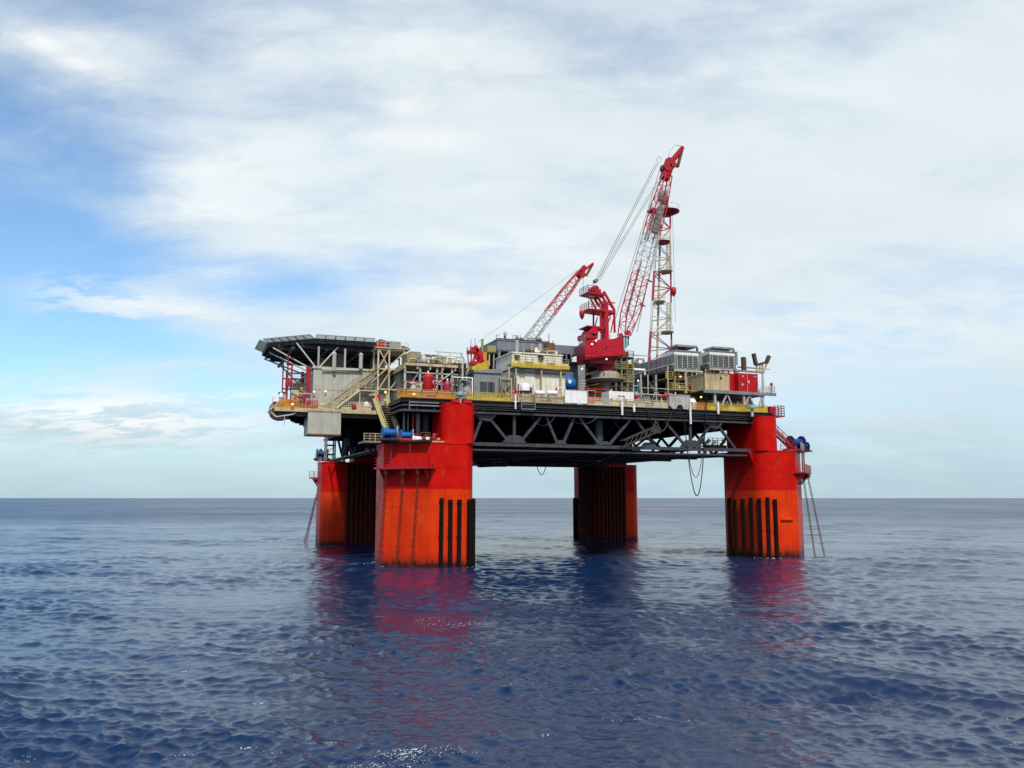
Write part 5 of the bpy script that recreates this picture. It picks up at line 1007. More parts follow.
# ------------------------------------------------------------------ flare tower
def tower():
    Y = -2.0; tp = lambda px, py, y=Y: W(px, py, y)
    zb, zt = tp(661, 362).z, tp(664, 212).z
    def tri(zf, pa, pb, py):      # three legs
        a, b = tp(pa, py), tp(pb, py); w = (b.x - a.x); return [Vector((a.x, Y, a.z)), Vector((b.x, Y + .3, a.z)), Vector(((a.x + b.x) / 2 + .1, Y + w * .85, a.z))]
    B, T = tri(0, 648.5, 672.5, 362), tri(1, 657.5, 671, 212)
    c = sum(B, Vector()) / 3; t = thing('flare_tower', 'slender red and white lattice tower behind the raised crane boom', 'tower', (c.x, c.y, ZD))
    part('plinth', MB().box(c.x - 2.6, c.x + 2.6, c.y - 2.2, c.y + 2.6, ZD, zb - .02), 'module_grey', t)
    mf = lambda u: 'tower_pink' if u < .18 or .40 < u < .60 or u > .86 else 'tower_white'
    lat = part('base_frame', MB().beam(B[0], B[1], .35).beam(B[1], B[2], .35).beam(B[2], B[0], .35), 'rail_red', t)
    lattice(lat, B, T, mf, 10, .17, .085, 'brace')
    # flare pipe inside, platforms, caged ladders
    part('flare_pipe', MB().tube((c.x, c.y - .2, zb), ((T[0].x + T[1].x) / 2 + .1, c.y - .2, zt + 2.0), .2, 10), 'beige', t)
    for px, py, w in ((668, 332, 1.7), (660, 301.5, 1.6), (667, 271, 1.7), (664, 241.5, 1.9)):
        p = tp(px, py, Y - .2); pl = part('platform', MB().lathe((p.x, p.y + .4, p.z), [(w * .55, -.3), (w * .72, -.05), (w * .75, .08)], 14), 'beige' if py != 241.5 else 'rail_red', t); part('railing', MB().ring((p.x, p.y + .4, p.z + 1.0), w * .72, .04, 16, 'Z', 5).ring((p.x, p.y + .4, p.z + .55), w * .72, .03, 16, 'Z', 5), 'beige' if py != 241.5 else 'rail_red', pl)
    for px, a, b in ((668.5, 243, 270), (668.5, 305, 331)):
        p, q = tp(px, a, Y - .3), tp(px, b, Y - .3); mb = MB()
        for k in range(8): th_ = 2 * math.pi * k / 8; mb.tube((q.x + .42 * math.cos(th_), q.y + .42 * math.sin(th_), q.z), (p.x + .42 * math.cos(th_), p.y + .42 * math.sin(th_), p.z), .035, 5)
        for k in range(9): u = k / 8; e = lerp(q, p, u); mb.ring(e, .42, .035, 10, 'Z', 5)
        part('ladder_cage', mb, 'beige', t)
    p = tp(666, 210.5); tpf = part('top_platform', MB().lathe((p.x + .6, Y + .8, p.z), [(.9, -.75), (2.2, -.1), (2.45, .0), (2.45, .14)], 20), 'rail_red', t); part('side_platform', MB().box(p.x - 3.2, p.x - 1.2, Y - .4, Y + 1.4, p.z - .5, p.z + .02), 'rail_red', tpf)
    part('railing', MB().ring((p.x + .6, Y + .8, p.z + 1.1), 2.4, .035, 20, 'Z', 5), 'pale_paint', tpf)
    for k in range(4): part('tip_pipe', MB().tube((p.x - 1.3 + k * .55, Y + .4 + .3 * (k % 2), p.z), (p.x - .9 + k * .45, Y + .5, p.z + 2.4), .16, 8), 'pale_paint', t)
    q = tp(664.5, 196); part('flare_tip', MB().lathe((q.x, Y + .6, q.z - 1.1), [(.5, -.2), (.95, .3), (1.0, 1.6), (.75, 2.1)], 16), 'module_grey', t); part('flare_tip', MB().tube((q.x + .85, Y + .6, p.z), (q.x + .85, Y + .6, q.z + .6), .28, 10), 'deck_brown', t)
    p = tp(673, 291.5); part('hoist_block', MB().lathe((p.x, Y - .2, p.z - .7), [(.1, -.3), (.45, .2), (.5, .7), (.5, 1.3), (.2, 1.5)], 12), 'red', t); part('hoist_rope', MB().tube((p.x + .2, Y - .2, tp(674, 323).z), (p.x + .2, Y - .2, tp(674, 214).z), .035, 5), 'cable', t)
tower()

# ------------------------------------------------------------------ right side: coolers, containers
def cooler(lab, pc, pr, pl, qt, qb, Yf, fan, pside=None):
    x0, x1, z0, z1 = rect(pc, pr, qt, qb, Yf); Yb = WX(pl, (qt + qb) / 2 + 6, x0).y if pl else Yf + 9
    t = thing('air_cooler', lab, 'air cooler', ((x0 + x1) / 2, (Yf + Yb) / 2, ZD), 'air coolers on legs')
    part('front_panel', MB().box(x0 + .02, x1 - .02, Yf, Yf + .2, z0, z1), 'module_grey', t)
    n = max(2, int((Yb - Yf) / 3))
    for i in range(n): ya, yb = Yf + .2 + (Yb - Yf - .2) * i / n, Yf + .2 + (Yb - Yf - .2) * (i + 1) / n; part('side_panel', MB().box(x0, x0 + .18, ya + .02, yb - .02, z0, z1), 'module_grey', t)
    part('core', MB().box(x0 + .19, x1 - .05, Yf + .21, Yb, z0 + .05, z1 - .05), 'module_grey', t)
    part('bottom_beam', MB().box(x0 - .06, x1 + .06, Yf - .06, Yb, z0 - .28, z0 - .005), 'steel_grey', t)
    for i in range(7): z_ = z0 + .25 + (z1 - z0 - .5) * i / 6; part('louvre', MB().beam((x0 + .35, Yf - .05, z_), (x1 - .35, Yf - .05, z_), .14, .09), 'steel_grey', t)
    for i in range(5): x_ = x0 + (x1 - x0) * (i + .5) / 5; part('front_rib', MB().box(x_ - .06, x_ + .06, Yf - .14, Yf - .12, z0, z1), 'pale_paint', t)
    for i in range(n * 2): y_ = Yf + .6 + (Yb - Yf - 1) * i / (n * 2); part('side_rib', MB().box(x0 - .09, x0 - .003, y_ - .06, y_ + .06, z0, z1), 'steel_grey', t)
    part('header_pipe', MB().tube((x0 - .3, Yf - .35, z0 - .5), (x1 + .2, Yf - .35, z0 - .5), .16, 8).tube((x0 - .25, Yf - .2, z0 + .5), (x0 - .25, Yb, z0 + .5), .13, 8), 'pale_paint', t)
    for i in range(4): x_ = x0 + .5 + (x1 - x0 - 1) * i / 3; part('drop_pipe', MB().tube((x_, Yf - .35, z0 - .5), (x_, Yf - .35, ZD + .8 + .6 * (i % 2)), .1, 7), ('rust', 'pale_paint', 'olive', 'steel_grey')[i], t)
    part('top_slat', MB().box(x0 + .1, x1 - .1, Yf + .1, Yf + 4, z1, z1 + .55), 'white', t); part('top_rail', MB().box(x0 - .2, x1 + .3, Yf - .05, Yf + .15, z1 + .56, z1 + .72), 'steel_grey', t)
    part('end_wing', MB().box(x1 - .05, x1 + .3, Yf - .08, Yf + 2, z0 + .6, z1 + .56), 'module_grey', t)
    a, b, za, zb = rect(*fan, Yf + 1); fb = part('fan_hood', MB().box(a, b, Yf + 1, Yf + 4, zb - .3, zb).box(a, b, Yf + 1, Yf + 4, z1 + .7, z1 + .9), 'module_grey', t)
    for u in (0, .48, 1): x = a + (b - a) * u; part('hood_post', MB().box(x - .12, x + .12, Yf + 1, Yf + 1.25, z1 + .9, zb - .3), 'steel_dark', fb)
    part('hood_back', MB().box(a + .1, b - .1, Yf + 3.6, Yf + 3.8, z1 + .9, zb - .3), 'white', fb)
    for x in (x0 + .15, (x0 + x1) / 2, x1 - .15):
        for y in (Yf + .2, (Yf + Yb) / 2, Yb - .3): part('leg', MB().box(x - .15, x + .15, y - .15, y + .15, ZD, z0 - .28), 'steel_grey', t)
    for y in (Yf + 2.5, Yf + 5.5): part('leg', MB().box(x0, x0 + .24, y - .12, y + .12, ZD, z0 - .28), 'pale_paint', t)
    part('brace', MB().beam((x0 + .1, Yf + .2, ZD + 2.4), (x1, Yf + .2, ZD + 2.4), .18), 'pale_paint', t); part('brace', MB().beam((x0 + .1, Yf + 2.5, ZD + .4), (x0 + .1, Yf + 8, z0 - 1.2), .18), 'pale_paint', t)
    return t, x0, x1, Yb, z0
cA = cooler('long grey air cooler right of the lattice tower foot', 674, 700, 634, 355, 368.5, -22, (677, 697.5, 345, 352))
cB = cooler('shorter grey air cooler behind the red containers', 709.5, 736, None, 355, 367.5, -21, (713.5, 734, 347, 353.5))
# below the coolers
pm = thing('pump_module', 'dark pump floor with yellow galleries below the grey coolers', 'process module', (cA[1] + 1, -16, ZD))
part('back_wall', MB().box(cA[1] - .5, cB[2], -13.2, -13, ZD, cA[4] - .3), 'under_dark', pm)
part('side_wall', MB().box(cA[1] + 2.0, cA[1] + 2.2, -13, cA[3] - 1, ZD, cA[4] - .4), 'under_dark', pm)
zg = W(690, 380, -20).z
part('gallery_floor', MB().box(cA[1] - 1.2, cB[2], -21.6, -17, zg - .3, zg - .12), 'olive', pm); part('gallery_railing', rail_mb([(cA[1] - 1.2, -21.5, zg - .12), (cA[2] + 1, -21.5, zg - .12)], 1.1, 1.1, 3, .05), 'yellow', pm)
rr = random.Random(9)
for i in range(18):
    x = cA[1] - 4 + rr.random() * 16; y = -20.5 + rr.random() * 6; m = rr.choice(['module_grey', 'steel_grey', 'pale_paint', 'olive', 'brown', 'white']); z = ZD + rr.random() * .3
    if i % 3 == 0: part('pump', MB().lathe((x, y, ZD), [(.3, 0), (.55, .3), (.55, 1.1), (.2, 1.5)], 12), m, pm)
    elif i % 3 == 1: part('pipe', MB().tube((x, y, ZD), (x, y, ZD + 2 + rr.random() * 2), .16, 8).tube((x, y, ZD + 2), (x + 1.6, y, ZD + 2), .16, 8), m, pm)
    else: part('pipe', MB().tube((x, y, ZD + 1 + rr.random() * 3), (x + 3 + rr.random() * 2, y, ZD + 1 + rr.random() * 3), .14, 8), m, pm)
sc = thing('cooler_scaffold', 'pale pipe scaffold standing in front of the grey coolers', 'scaffold', (W(672, 395, -23.6).x, -23.6, ZD))
xs_ = [W(px, 385, -23.6).x for px in (641, 648, 656, 668, 686, 697, 706)]
for i, x in enumerate(xs_): part('post', MB().tube((x, -23.6, ZD), (x, -23.6, cA[4] - (.2 if i > 2 else 1.6)), .11, 8), 'pale_paint', sc)
for z in (ZD + 2.2, ZD + 3.9): part('ledger', MB().tube((xs_[0], -23.6, z), (xs_[-1], -23.6, z), .07, 6), 'pale_paint', sc)
for i in range(len(xs_) - 1): part('brace', MB().tube((xs_[i], -23.6, ZD + (.3 if i % 2 else 3.8)), (xs_[i + 1], -23.6, ZD + (3.8 if i % 2 else .3)), .07, 6), 'pale_paint', sc)
part('guard_rail', rail_mb([(xs_[3], -23.6, ZD + 3.95), (xs_[-1], -23.6, ZD + 3.95)], 1.0, .9, 3, .04), 'yellow', sc); part('gallery_floor', MB().box(xs_[3], xs_[-1], -23.7, -22.5, ZD + 3.8, ZD + 3.93), 'olive', sc)
# pipe rack between crane and cooler
pr = thing('pipe_rack', 'brown and yellow pipe rack between the crane and the grey cooler', 'pipe rack', (W(632, 380, -17).x, -15, ZD))
xa, xb = W(610, 375, -17).x, W(634, 375, -17).x
for k, py in enumerate((357, 368, 381)):
    z = W(632, py, -17).z; part('floor', MB().box(xa, xb, -17, -8, z - .25, z), ('brown', 'olive', 'olive')[k], pr); part('railing', rail_mb([(xa, -16.95, z), (xb, -16.95, z)], 1.0, 1.0, 3, .045), ('rust', 'yellow', 'yellow')[k], pr)
for x in np.linspace(xa + .1, xb - .1, 5): part('post', MB().box(x - .13, x + .13, -16.9, -16.64, ZD, W(632, 357, -17).z - .26), 'module_grey', pr)
for i in range(26):
    y = -16.4 + rr.random() * 4; z = ZD + .6 + rr.random() * 7.6; a = xa + rr.random() * 3; b = a + 1.5 + rr.random() * 3.5; m = rr.choice(['brown', 'yellow', 'pale_paint', 'teal', 'rust', 'beige', 'olive', 'white', 'pink_red'])
    part('pipe', MB().tube((a, y, z), (b, y, z), .12 + rr.random() * .14, 8).tube((b, y, z), (b, y, z + (rr.random() - .5) * 2), .14, 8), m, pr)
for i in range(10):
    x = xa + rr.random() * (xb - xa - 1.2); k = rr.choice((357, 368, 381)); z = W(632, k, -17).z; part('valve_box', MB().box(x, x + .5 + rr.random() * .7, -16.5, -15.6, z, z + .5 + rr.random() * .9), rr.choice(['beige', 'brown', 'module_grey', 'pale_paint', 'olive']), pr)
part('back_wall', MB().box(xa, xb + 2, -8.2, -8, ZD, W(632, 359, -8).z), 'deck_brown', pr)
part('teal_vessel', MB().lathe((W(636, 380, -18).x, -18, ZD), [(.5, 0), (.55, .2), (.55, 3.6), (.3, 4.0)], 14), 'teal', pr)
# cable saddle and red canopy on the edge
xa, xb, za, zb = rect(668, 688.5, 396, 409.5, -31.3); t = thing('cable_saddle', 'grey cable saddle with a dark notch on the deck edge', 'cable guide', ((xa + xb) / 2, -31.3, za))
xm = (xa + xb) / 2; pr_ = [(xa, zb), (xa, za + .5), (xa + .5, za)] + [(xm + .55 * math.cos(R(180 - 22.5 * k)), za + .05 + .6 * math.sin(R(22.5 * k))) for k in range(9)] + [(xb - .4, za), (xb, za + .5), (xb, zb)]
mb = MB(); n = len(pr_); mb.add([(x, -31.75, z) for x, z in pr_] + [(x, -30.9, z) for x, z in pr_], [tuple(range(n)), tuple(range(2 * n - 1, n - 1, -1))] + [(i, n + i, n + (i + 1) % n, (i + 1) % n) for i in range(n)]); part('plate', mb, 'pale_paint', t); part('top_rail', MB().box(xa - .05, xb + .05, -31.8, -30.85, zb, zb + .12), 'pale_paint', t)
xa, xb, za, zb = rect(660, 677, 393, 397.5, -30); t = thing('red_canopy', 'flat red canopy on a post above the cream windbreak', 'canopy', ((xa + xb) / 2, -30, ZD)); part('roof', MB().lathe(((xa + xb) / 2, -30, za), [((xb - xa) / 2, 0), ((xb - xa) / 2 * .9, .25), ((xb - xa) / 2 * .55, .45), (.1, .5)], 14), 'red', t); part('post', MB().tube(((xa + xb) / 2 + .4, -30, ZD), ((xa + xb) / 2 + .4, -30, za + .1), .12, 8), 'red', t); part('lamp_stem', MB().tube((xb - .4, -31.3, ZD - .2), (xb - .4, -31.3, za), .07, 8), 'red', t)
p = W(692.5, 399, -29); t = thing('white_bottle', 'white domed vessel beside the orange lamp', 'vessel', (p.x, -29, ZD)); part('body', MB().lathe((p.x, -29, ZD), [(.3, 0), (.6, .15), (.62, 1.2), (.4, 1.7), (.12, 1.95)], 14), 'white', t); part('cap', MB().lathe((p.x, -29, ZD + 1.95), [(.2, 0), (.2, .2)], 10), 'rust', t)
# right skid with containers
zs = W(738, 392, -29).z; xa, xb = W(701, 392, -29).x, W(773, 390, -29).x
sk = thing('container_platform', 'raised truss platform carrying the red containers at the right end', 'platform', ((xa + xb) / 2, -26, ZD))
part('floor', MB().box(xa, xb, -29.6, -21.5, zs - .12, zs), 'steel_grey', sk); part('edge_beam', MB().box(xa, xb, -29.75, -29.6, zs - .45, zs + .02), 'steel_grey', sk); part('edge_beam', MB().box(xa, xb, -21.5, -21.3, zs - .45, zs), 'steel_grey', sk)
for px in (715, 744, 763): p = W(px, 400, -29.4); part('post', MB().box(p.x - .16, p.x + .16, -29.5, -29.2, ZD, zs - .45), 'pale_paint', sk); part('post', MB().box(p.x - .16, p.x + .16, -22, -21.7, ZD, zs - .45), 'pale_paint', sk)
for pa, pb in ((727, 719), (727, 734), (749, 742.5), (749, 757), (762, 757)): a, b = W(pa, 394, -29.4), W(pb, 404, -29.4); part('brace', MB().beam((a.x, -29.4, zs - .4), (b.x, -29.4, ZD + .15), .2), 'pale_paint', sk)
for i in range(7): x = xa + .6 + i * 1.4; part('pump', MB().lathe((x, -27 + (i % 2), ZD), [(.35, 0), (.45, .2), (.45, .7), (.15, 1.0)], 10), ('white', 'module_grey', 'white', 'brown')[i % 4], sk)
x0, x1, z0, z1 = rect(705, 729, 374.5, 391.5, -28.4); t = thing('beige_cabin', 'plain beige cabin box left of the red containers', 'cabin', ((x0 + x1) / 2, -26.5, zs)); part('front_panel', MB().box(x0, x1, -28.4, -28.3, zs, z1), 'beige', t); part('core', MB().box(x0 + .02, x1 - .02, -28.29, -24.6, zs, z1 - .02), 'beige', t); part('roof', MB().box(x0 - .05, x1 + .05, -28.45, -24.5, z1, z1 + .1), 'beige', t); q = W(721, 378, -28.45); part('vent', MB().box(q.x - .18, q.x + .18, -28.46, -28.4, q.z - .18, q.z + .18), 'steel_dark', t); part('corner_post', MB().box(x0 - .04, x0 + .14, -28.46, -28.3, zs, z1), 'beige', t); part('corner_post', MB().box(x1 - .14, x1 + .04, -28.46, -28.3, zs, z1), 'beige', t)
for lab, a, b, y in (('narrow red container next to the beige cabin', 729.5, 738, -27.6), ('wide red container at the right end of the raised platform', 738.5, 757.5, -28.6)):
    x0, x1, z0, z1 = rect(a, b, 373.5, 392, y); t = thing('red_container', lab, 'container', ((x0 + x1) / 2, y + 1.5, zs), 'red containers'); part('shell', MB().box(x0, x1, y, y + 3.2, zs + .05, z1), 'red', t); n = max(4, int((x1 - x0) / .28))
    for i in range(n): x = x0 + (x1 - x0) * (i + .5) / n; part('rib', MB().box(x - .06, x + .06, y - .05, y - .003, zs + .25, z1 - .2), 'red', t)
    part('corner_post', MB().box(x0 - .03, x0 + .12, y - .07, y + .05, zs + .02, z1 + .03), 'red', t); part('corner_post', MB().box(x1 - .12, x1 + .03, y - .07, y + .05, zs + .02, z1 + .03), 'red', t)
    if x1 - x0 > 2:
        part('lock_rod', MB().tube((x0 + (x1 - x0) * .45, y - .1, zs + .2), (x0 + (x1 - x0) * .45, y - .1, z1 - .15), .04, 6), 'placard_pink', t); part('placard', MB().box(x0 + .5, x0 + .9, y - .08, y - .055, zs + 1.1, zs + 1.4).box(x0 + 1.7, x0 + 2.0, y - .08, y - .055, zs + 1.5, zs + 1.9).box(x1 - .7, x1 - .2, y - .08, y - .055, z1 - .5, z1 - .4).box(x0 + .7, x0 + .95, y - .08, y - .055, z1 - .6, z1 - .35), 'placard_pink', t)
# boom rest frame above
t = thing('boom_rest', 'grey brown pipe frame with raised forks above the red containers', 'frame', (W(750, 370, -27).x, -27, zs)); z = W(750, 371.5, -27).z
part('top_beam', MB().beam(W(734, 370.5, -27), W(763, 372.5, -27), .28), 'steel_grey', t); part('top_beam', MB().beam(W(738, 367, -25), W(765, 369, -25), .2), 'steel_grey', t)
for px in (737.5, 763): p = W(px, 380, -27); part('post', MB().box(p.x - .13, p.x + .13, -27.1, -26.85, zs, z), 'pale_paint', t)
part('leg', MB().beam((W(762.5, 371, -27).x, -27, z - .2), (W(764, 405, -29).x, -28.5, ZD), .2), 'pale_paint', t); part('post', bx(742.8, 746.4, 357, 371, -26.6, .45), 'brown', t)
part('fork_arm', MB().beam(W(756, 365, -26.6), W(753.5, 353.5, -26.6), .5), 'brown', t); part('fork_arm', MB().beam(W(766.5, 362.5, -26.6), W(769, 356, -26.6), .5), 'brown', t); part('fork_beam', MB().beam(W(755.5, 365, -26.6), W(768, 362, -26.6), .35), 'brown', t); part('fork_leg', MB().beam(W(767, 363, -26.6), W(763, 374, -26.6), .25), 'pale_paint', t)
for px in (757, 760, 762.5): part('slat', MB().beam(W(px, 364.5, -26.6), W(px, 371, -26.6), .2), 'beige', t)
part('railing', MB().beam(W(744, 367.5, -26.5), W(770, 369.5, -26.5), .1), 'orange', t)
railing('guard_railing', 'thin grey railing at the right edge of the container platform', [(W(758, 390, -29.5).x, -29.5, zs), (xb - .1, -29.5, zs), (xb - .1, -22, zs)], 'pale_paint', gap=1.0, rails=3, toe=0)
p = W(771.5, 386, -29.3); solo('signal_lamp', MB().tube((p.x, -29.3, zs), (p.x, -29.3, zs + 1.2), .07, 6).lathe((p.x, -29.3, zs + 1.2), [(.2, 0), (.25, .3), (.1, .5)], 10), 'rail_red', 'small dark red signal lamp at the far right of the raised platform', 'lamp')
# background modules behind the front row
for i, (a, b, c_, y, dep, m, lab) in enumerate(((405, 475, 372, -10, 12, 'deck_brown', 'brown plant block behind the red tanks'), (470, 560, 368, -4, 14, 'steel_grey', 'grey plant block behind the control house'), (552, 640, 366, 2, 16, 'module_grey', 'grey plant block behind the big crane'), (630, 705, 372, 6, 16, 'brown', 'brown plant block behind the long cooler'), (690, 752, 380, -8, 14, 'deck_brown', 'dark plant block behind the red containers'))):
    x0, x1, _, z1 = rect(a, b, c_, 400, y); t = thing('plant_block', lab, 'module', ((x0 + x1) / 2, y + dep / 2, ZD), 'plant blocks in the second row'); part('body', MB().box(x0, x1, y, y + dep, ZD, z1), m, t)
    for k in range(6): x = x0 + (x1 - x0) * (k + .5) / 6; part('column_rib', MB().box(x - .15, x + .15, y - .12, y - .004, ZD, z1 + .2), 'steel_grey', t)
    part('roof_rail', rail_mb([(x0, y, z1), (x1, y, z1)], 1.0, 1.5, 2, .03), 'pale_paint', t)

# ------------------------------------------------------------------ small equipment that fills the gaps
def skid(lab, pa, pb, Y, dep, hpx, n, seed, mats, z0=None, frame=True):
    q = random.Random(seed); x0, x1 = W(pa, 395, Y).x, W(pb, 395, Y).x; z0 = ZD if z0 is None else z0; h = hpx / 6.9
    t = thing('equipment_skid', lab, 'equipment', ((x0 + x1) / 2, Y + dep / 2, z0), 'equipment skids')
    part('base', MB().box(x0, x1, Y, Y + dep, z0, z0 + .18), 'steel_dark', t)
    if frame:
        for x in (x0 + .08, x1 - .08): part('post', MB().box(x - .07, x + .07, Y, Y + .14, z0 + .18, z0 + h), q.choice(mats), t)
        part('top_bar', MB().beam((x0, Y + .07, z0 + h), (x1, Y + .07, z0 + h), .13), q.choice(mats), t)
    for i in range(n):
        x = x0 + .2 + q.random() * max(.2, x1 - x0 - .8); y = Y + .25 + q.random() * max(.1, dep - .9); m = q.choice(mats); k = q.randrange(5); a = .25 + q.random() * .5; hh = (.3 + .65 * q.random()) * h
        if k == 0: part('cabinet', MB().box(x, min(x + a * 1.6, x1), y, y + .5, z0 + .18, z0 + hh).box(x - .03, min(x + a * 1.6, x1) + .03, y - .04, y + .54, z0 + hh, z0 + hh + .06), m, t)
        elif k == 1: part('vessel', MB().lathe((x + .3, y + .3, z0 + .18), [(a * .5, 0), (a * .7, .2), (a * .7, hh - .3), (a * .3, hh)], 12), m, t)
        elif k == 2: part('pipe', MB().path([(x, y, z0 + .18), (x, y, z0 + hh), (min(x + 1.2, x1), y, z0 + hh), (min(x + 1.2, x1), y, z0 + hh * .4)], .06 + q.random() * .09, 7), m, t)
        elif k == 3: part('valve', MB().tube((x, y, z0 + .18), (x, y, z0 + hh), .09, 7).ring((x, y - .1, z0 + hh), .24, .05, 12).lathe((x, y, z0 + hh * .6), [(.22, -.1), (.22, .1)], 8), m, t)
        else: part('motor', MB().lathe((x, y + .3, z0 + .5), [(.2, 0), (.32, .08), (.32, .8), (.2, .95)], 12, 'X').box(x + .1, x + .8, y + .1, y + .5, z0 + .18, z0 + .3), m, t)
    return t
warm = ['beige', 'brown', 'pale_paint', 'olive', 'rust', 'white', 'steel_grey']; cold = ['steel_grey', 'module_grey', 'pale_paint', 'steel_dark', 'white', 'brown']; hot = ['pink_red', 'pale_paint', 'white', 'brown', 'beige', 'rust']
skid('small pipes and red valves left of the tall red tank', 405, 422, -29.8, 1.6, 16, 9, 1, hot); skid('pipes and valves between the two red tanks', 434, 443, -29.6, 1.6, 19, 7, 2, hot); skid('dark pipes beside the grey window cabin', 452, 473, -29.4, 2, 22, 10, 3, cold)
skid('brown pipework at the left corner of the control house', 499, 512, -28.8, 2, 24, 11, 4, warm); skid('rusty pipework between the dome and the control house wall', 518, 534, -28.2, 1.6, 20, 10, 5, warm); skid('small beige gear at the right end of the control house', 556, 566, -28.8, 1.6, 18, 7, 6, ['pale_yellow', 'beige', 'rust', 'white', 'red'])
skid('dark gear behind the white board', 566, 588, -28, 2, 15, 10, 7, cold); skid('gear under the ring platform of the crane', 585, 612, -27, 1.6, 20, 10, 8, ['brown', 'steel_dark', 'white', 'red', 'steel_grey'])
skid('yellow and brown pipework right of the crane pedestal', 612, 634, -24.5, 2.2, 26, 16, 9, ['yellow', 'olive', 'brown', 'rust', 'pale_paint', 'teal']); skid('white and red gear behind the cream windbreak', 634, 662, -28.2, 2, 16, 14, 10, ['white', 'rust', 'pink_red', 'pale_paint', 'brown'])
skid('dark pumps below the long cooler', 645, 676, -25.6, 2, 22, 14, 11, cold); skid('yellow and dark gear left of the beige cabin', 684, 706, -26, 2, 24, 13, 12, ['yellow', 'olive', 'rust', 'steel_dark', 'pale_paint', 'orange']); skid('pale gear under the container platform', 706, 765, -28.4, 2.2, 9, 18, 13, ['white', 'pale_paint', 'steel_grey', 'orange', 'olive'], frame=False)
skid('small units on the control house roof', 520, 560, -25.5, 2, 9, 12, 14, ['wall_white', 'pale_paint', 'beige', 'rust', 'steel_grey'], z0=zt0 + .17, frame=False); skid('small units along the process frame roof', 405, 466, -26, 1.5, 9, 16, 15, ['beige', 'pale_paint', 'olive', 'white', 'steel_grey'], z0=zU + .01, frame=False); skid('pipes at the left end of the quarters deck', 290, 312, -19.4, 1.2, 14, 9, 16, ['beige', 'olive', 'rail_red', 'pale_paint', 'brown'], z0=ZW + .01)
skid('brown pipework on top of the far plant block by the cooler', 612, 652, -6.5, 3, 13, 18, 17, ['brown', 'rust', 'beige', 'olive', 'pale_paint'], z0=W(632, 366, -6).z, frame=True)
skid('red and white valve gear on the nearest column step', 408, 440, -31.6, 1.4, 10, 9, 18, ['red', 'rail_red', 'white', 'brown', 'beige'], z0=ZL + .06, frame=False)
skid('masts and small boxes along the long module roof', 498, 550, -16, 2, 8, 10, 21, ['pale_paint', 'steel_grey', 'rust', 'white'], z0=W(525, 342, -16).z + .16, frame=False)
skid('pipes crowding the floor behind the crane pedestal', 586, 612, -19.5, 2.4, 34, 18, 22, ['brown', 'rust', 'olive', 'yellow', 'pale_paint', 'steel_grey'])
skid('stacked gear on the yellow gallery below the cooler', 672, 704, -22.2, 1.2, 12, 14, 23, ['yellow', 'rust', 'steel_grey', 'olive', 'white', 'brown'], z0=ZD + 3.94, frame=False)
skid('pipe stubs on the beige cabin roof', 706, 736, -27.5, 2, 7, 9, 24, ['pale_paint', 'rust', 'steel_grey', 'orange'], z0=W(717, 374.5, -28.4).z + .11, frame=False)
skid('busy pipework on the process frame top deck', 406, 464, -20.5, 2.4, 15, 20, 25, ['beige', 'pale_paint', 'olive', 'steel_grey', 'brown'], z0=zU + .01)
skid('pipes and boxes before the quarters stairs', 316, 372, -19.7, .5, 8, 9, 26, ['beige', 'pale_paint', 'rust', 'white'], z0=ZW + .01, frame=False)
for i, (pa, pb, y, z, n_, m, lab) in enumerate(((404, 470, -30.4, ZD + .35, 4, 'pale_paint', 'pale pipe bundle behind the orange railing'), (500, 566, -30.5, ZD + .3, 4, 'rust', 'rusty pipe bundle behind the railing of the control house'), (610, 668, -30.5, ZD + .3, 4, 'beige', 'beige pipe bundle behind the cream windbreak'), (690, 765, -30.5, ZD + .3, 4, 'steel_grey', 'grey pipe bundle under the container platform'))):
    xa, xb = W(pa, 397, y).x, W(pb, 397, y).x; t = thing('pipe_bundle', lab, 'pipes', ((xa + xb) / 2, y, ZD), 'pipe bundles on the deck edge')
    for k in range(n_): part('pipe', MB().tube((xa, y + (k % 2) * .3, z + k * .2), (xb, y + (k % 2) * .3, z + k * .2), .07 + .03 * (k % 2), 7), (m, 'pale_paint', 'steel_grey', m)[k], t)
    for x in np.linspace(xa + .3, xb - .3, 5): part('pipe_stand', MB().box(x - .06, x + .06, y - .1, y + .45, ZD, z + n_ * .2), 'steel_dark', t)
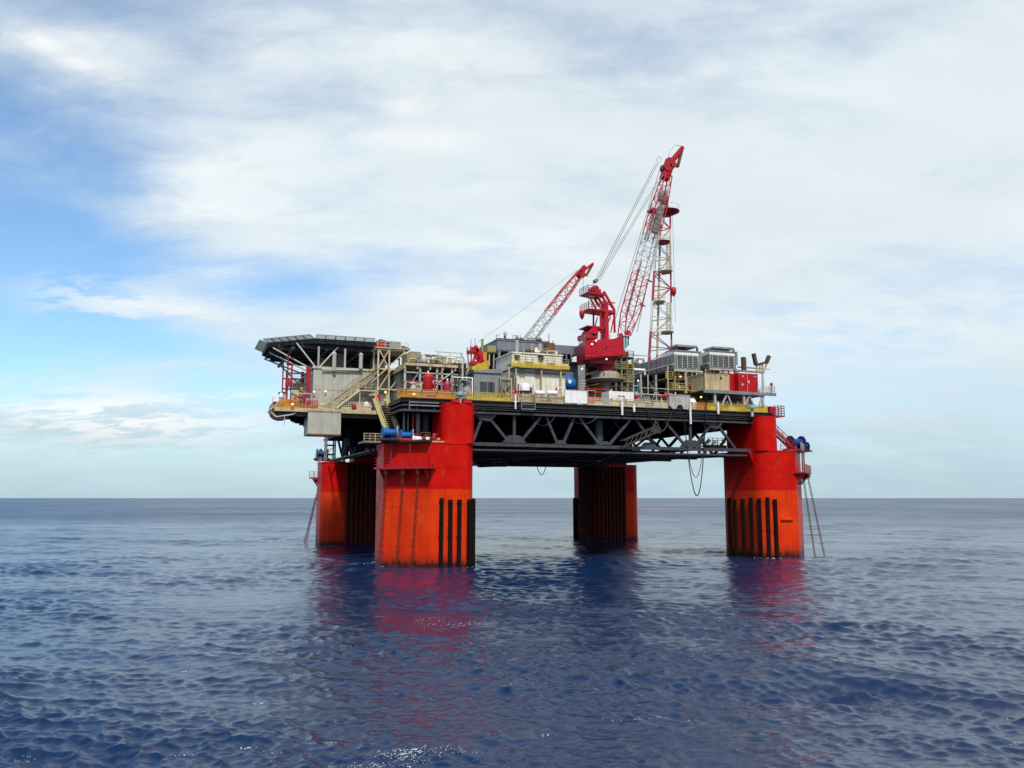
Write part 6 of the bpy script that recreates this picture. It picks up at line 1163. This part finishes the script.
# lit work lamps
for lab, px, py, y, m in (('yellow lamp glowing at the head of the yellow stairs', 385.5, 392, -23.3, 'lamp'), ('yellow lamp glowing under the left corner of the crane house', 582, 368.5, -25.6, 'lamp'), ('warm lamp on the living quarters wall', 325.5, 391, -18.35, 'lamp'), ('pinkish lamp at the left edge of the quarters wall', 314, 391.5, -18.5, 'lamp_white'), ('orange lamp beside the white domed vessel', 701, 397, -29.3, 'lamp'), ('small lamp low on the left orange railing', 292.5, 404, -20.5, 'lamp'), ('orange lamp behind the orange railing by the red tanks', 414, 394, -31.6, 'lamp'), ('white lamp high on the crane house front', 592, 344, -25.35, 'lamp_white'), ('white lamp beside the crane mast foot', 596, 340.5, -25.4, 'lamp_white'), ('white lamp under the crane house belly', 606.5, 359, -25.3, 'lamp_white'), ('pink lamp on the grey cooler leg', 638, 380.5, -17.6, 'lamp_white'), ('orange lamp in the yellow gallery below the cooler', 680.5, 376.5, -22.4, 'lamp')):
    p = W(px, py, y); t = thing('work_lamp', lab, 'lamp', (p.x, y, p.z - .2), 'lit work lamps'); part('bulb', MB().lathe((p.x, y, p.z - .14), [(.05, 0), (.14, .06), (.14, .18), (.05, .24)], 10), m, t); part('bracket', MB().box(p.x - .05, p.x + .05, y + .05, y + .4, p.z + .1, p.z + .2), 'steel_dark', t)

# ------------------------------------------------------------------ foam and painted sun glints

def foam(name, lab, spots, seed):
    q = random.Random(seed); mb = MB()
    for (cx_, cy_, lx_, ly_, n, s) in spots:
        for i in range(n):
            u, v = q.gauss(0, .4), q.gauss(0, .4); x = cx_ + R_[0] * u * lx_ + F_[0] * v * ly_; y = cy_ + R_[1] * u * lx_ + F_[1] * v * ly_
            r = s * (.3 + q.random()); z = sea_z(x, y) + r * .1
            mb.lathe((x, y, z), [(r * .5, -r * .3), (r, 0), (r * .55, r * .3), (r * .1, r * .4)], 5)
    part(name, mb, 'foam', kind='stuff', label=lab, cat='foam')
def on_sea(px, py):
    d = ray(px, py); k = -CAM[2] / d[2]; return CAM[0] + d[0] * k, CAM[1] + d[1] * k
mat('foam', (1.0, 1.0, 1.0), 0.6, 0.05)  # white of the foam and of the painted glint flecks
sp = []
for px, py, lx_, ly_, n, s in ((395, 757, 1.5, .8, 170, .018), (430, 750, 1.4, .7, 120, .015), (470, 752, 1.0, .6, 50, .014), (365, 765, 1.0, .6, 90, .018), (410, 753, .6, .3, 80, .022), (455, 622, 3.4, 2.0, 150, .022), (430, 616, 2.6, 2.0, 80, .02)):
    x, y = on_sea(px, py); sp.append((x, y, lx_, ly_, n, s))
qq = random.Random(5)
for i in range(70):  # scattered white flecks stand in for sun glints on the crests
    px, py = qq.random() * 1024, 590 + 175 * qq.random() ** 1.0
    if px > 560 and qq.random() < .7: continue
    x, y = on_sea(px, py); sp.append((x, y, .5 + qq.random() * 1.3, .12, qq.randrange(3, 18), .014 + .012 * qq.random()))
for (cx_, cy_) in ((-27.5, -27.5), (27.5, -27.5), (-27.5, 27.5), (27.5, 27.5)):
    for x, y in col_outline(1 if cx_ > 0 else -1, 1 if cy_ > 0 else -1, 5):
        k = 1.05 + .05 * qq.random(); sp.append((cx_ + (x - cx_) * k, cy_ + (y - cy_) * k, 1.3, .7, qq.randrange(0, 9), .07))
foam('foam_and_glints', 'white foam flecks, painted sun glints and a small splash on the water', sp, 4)
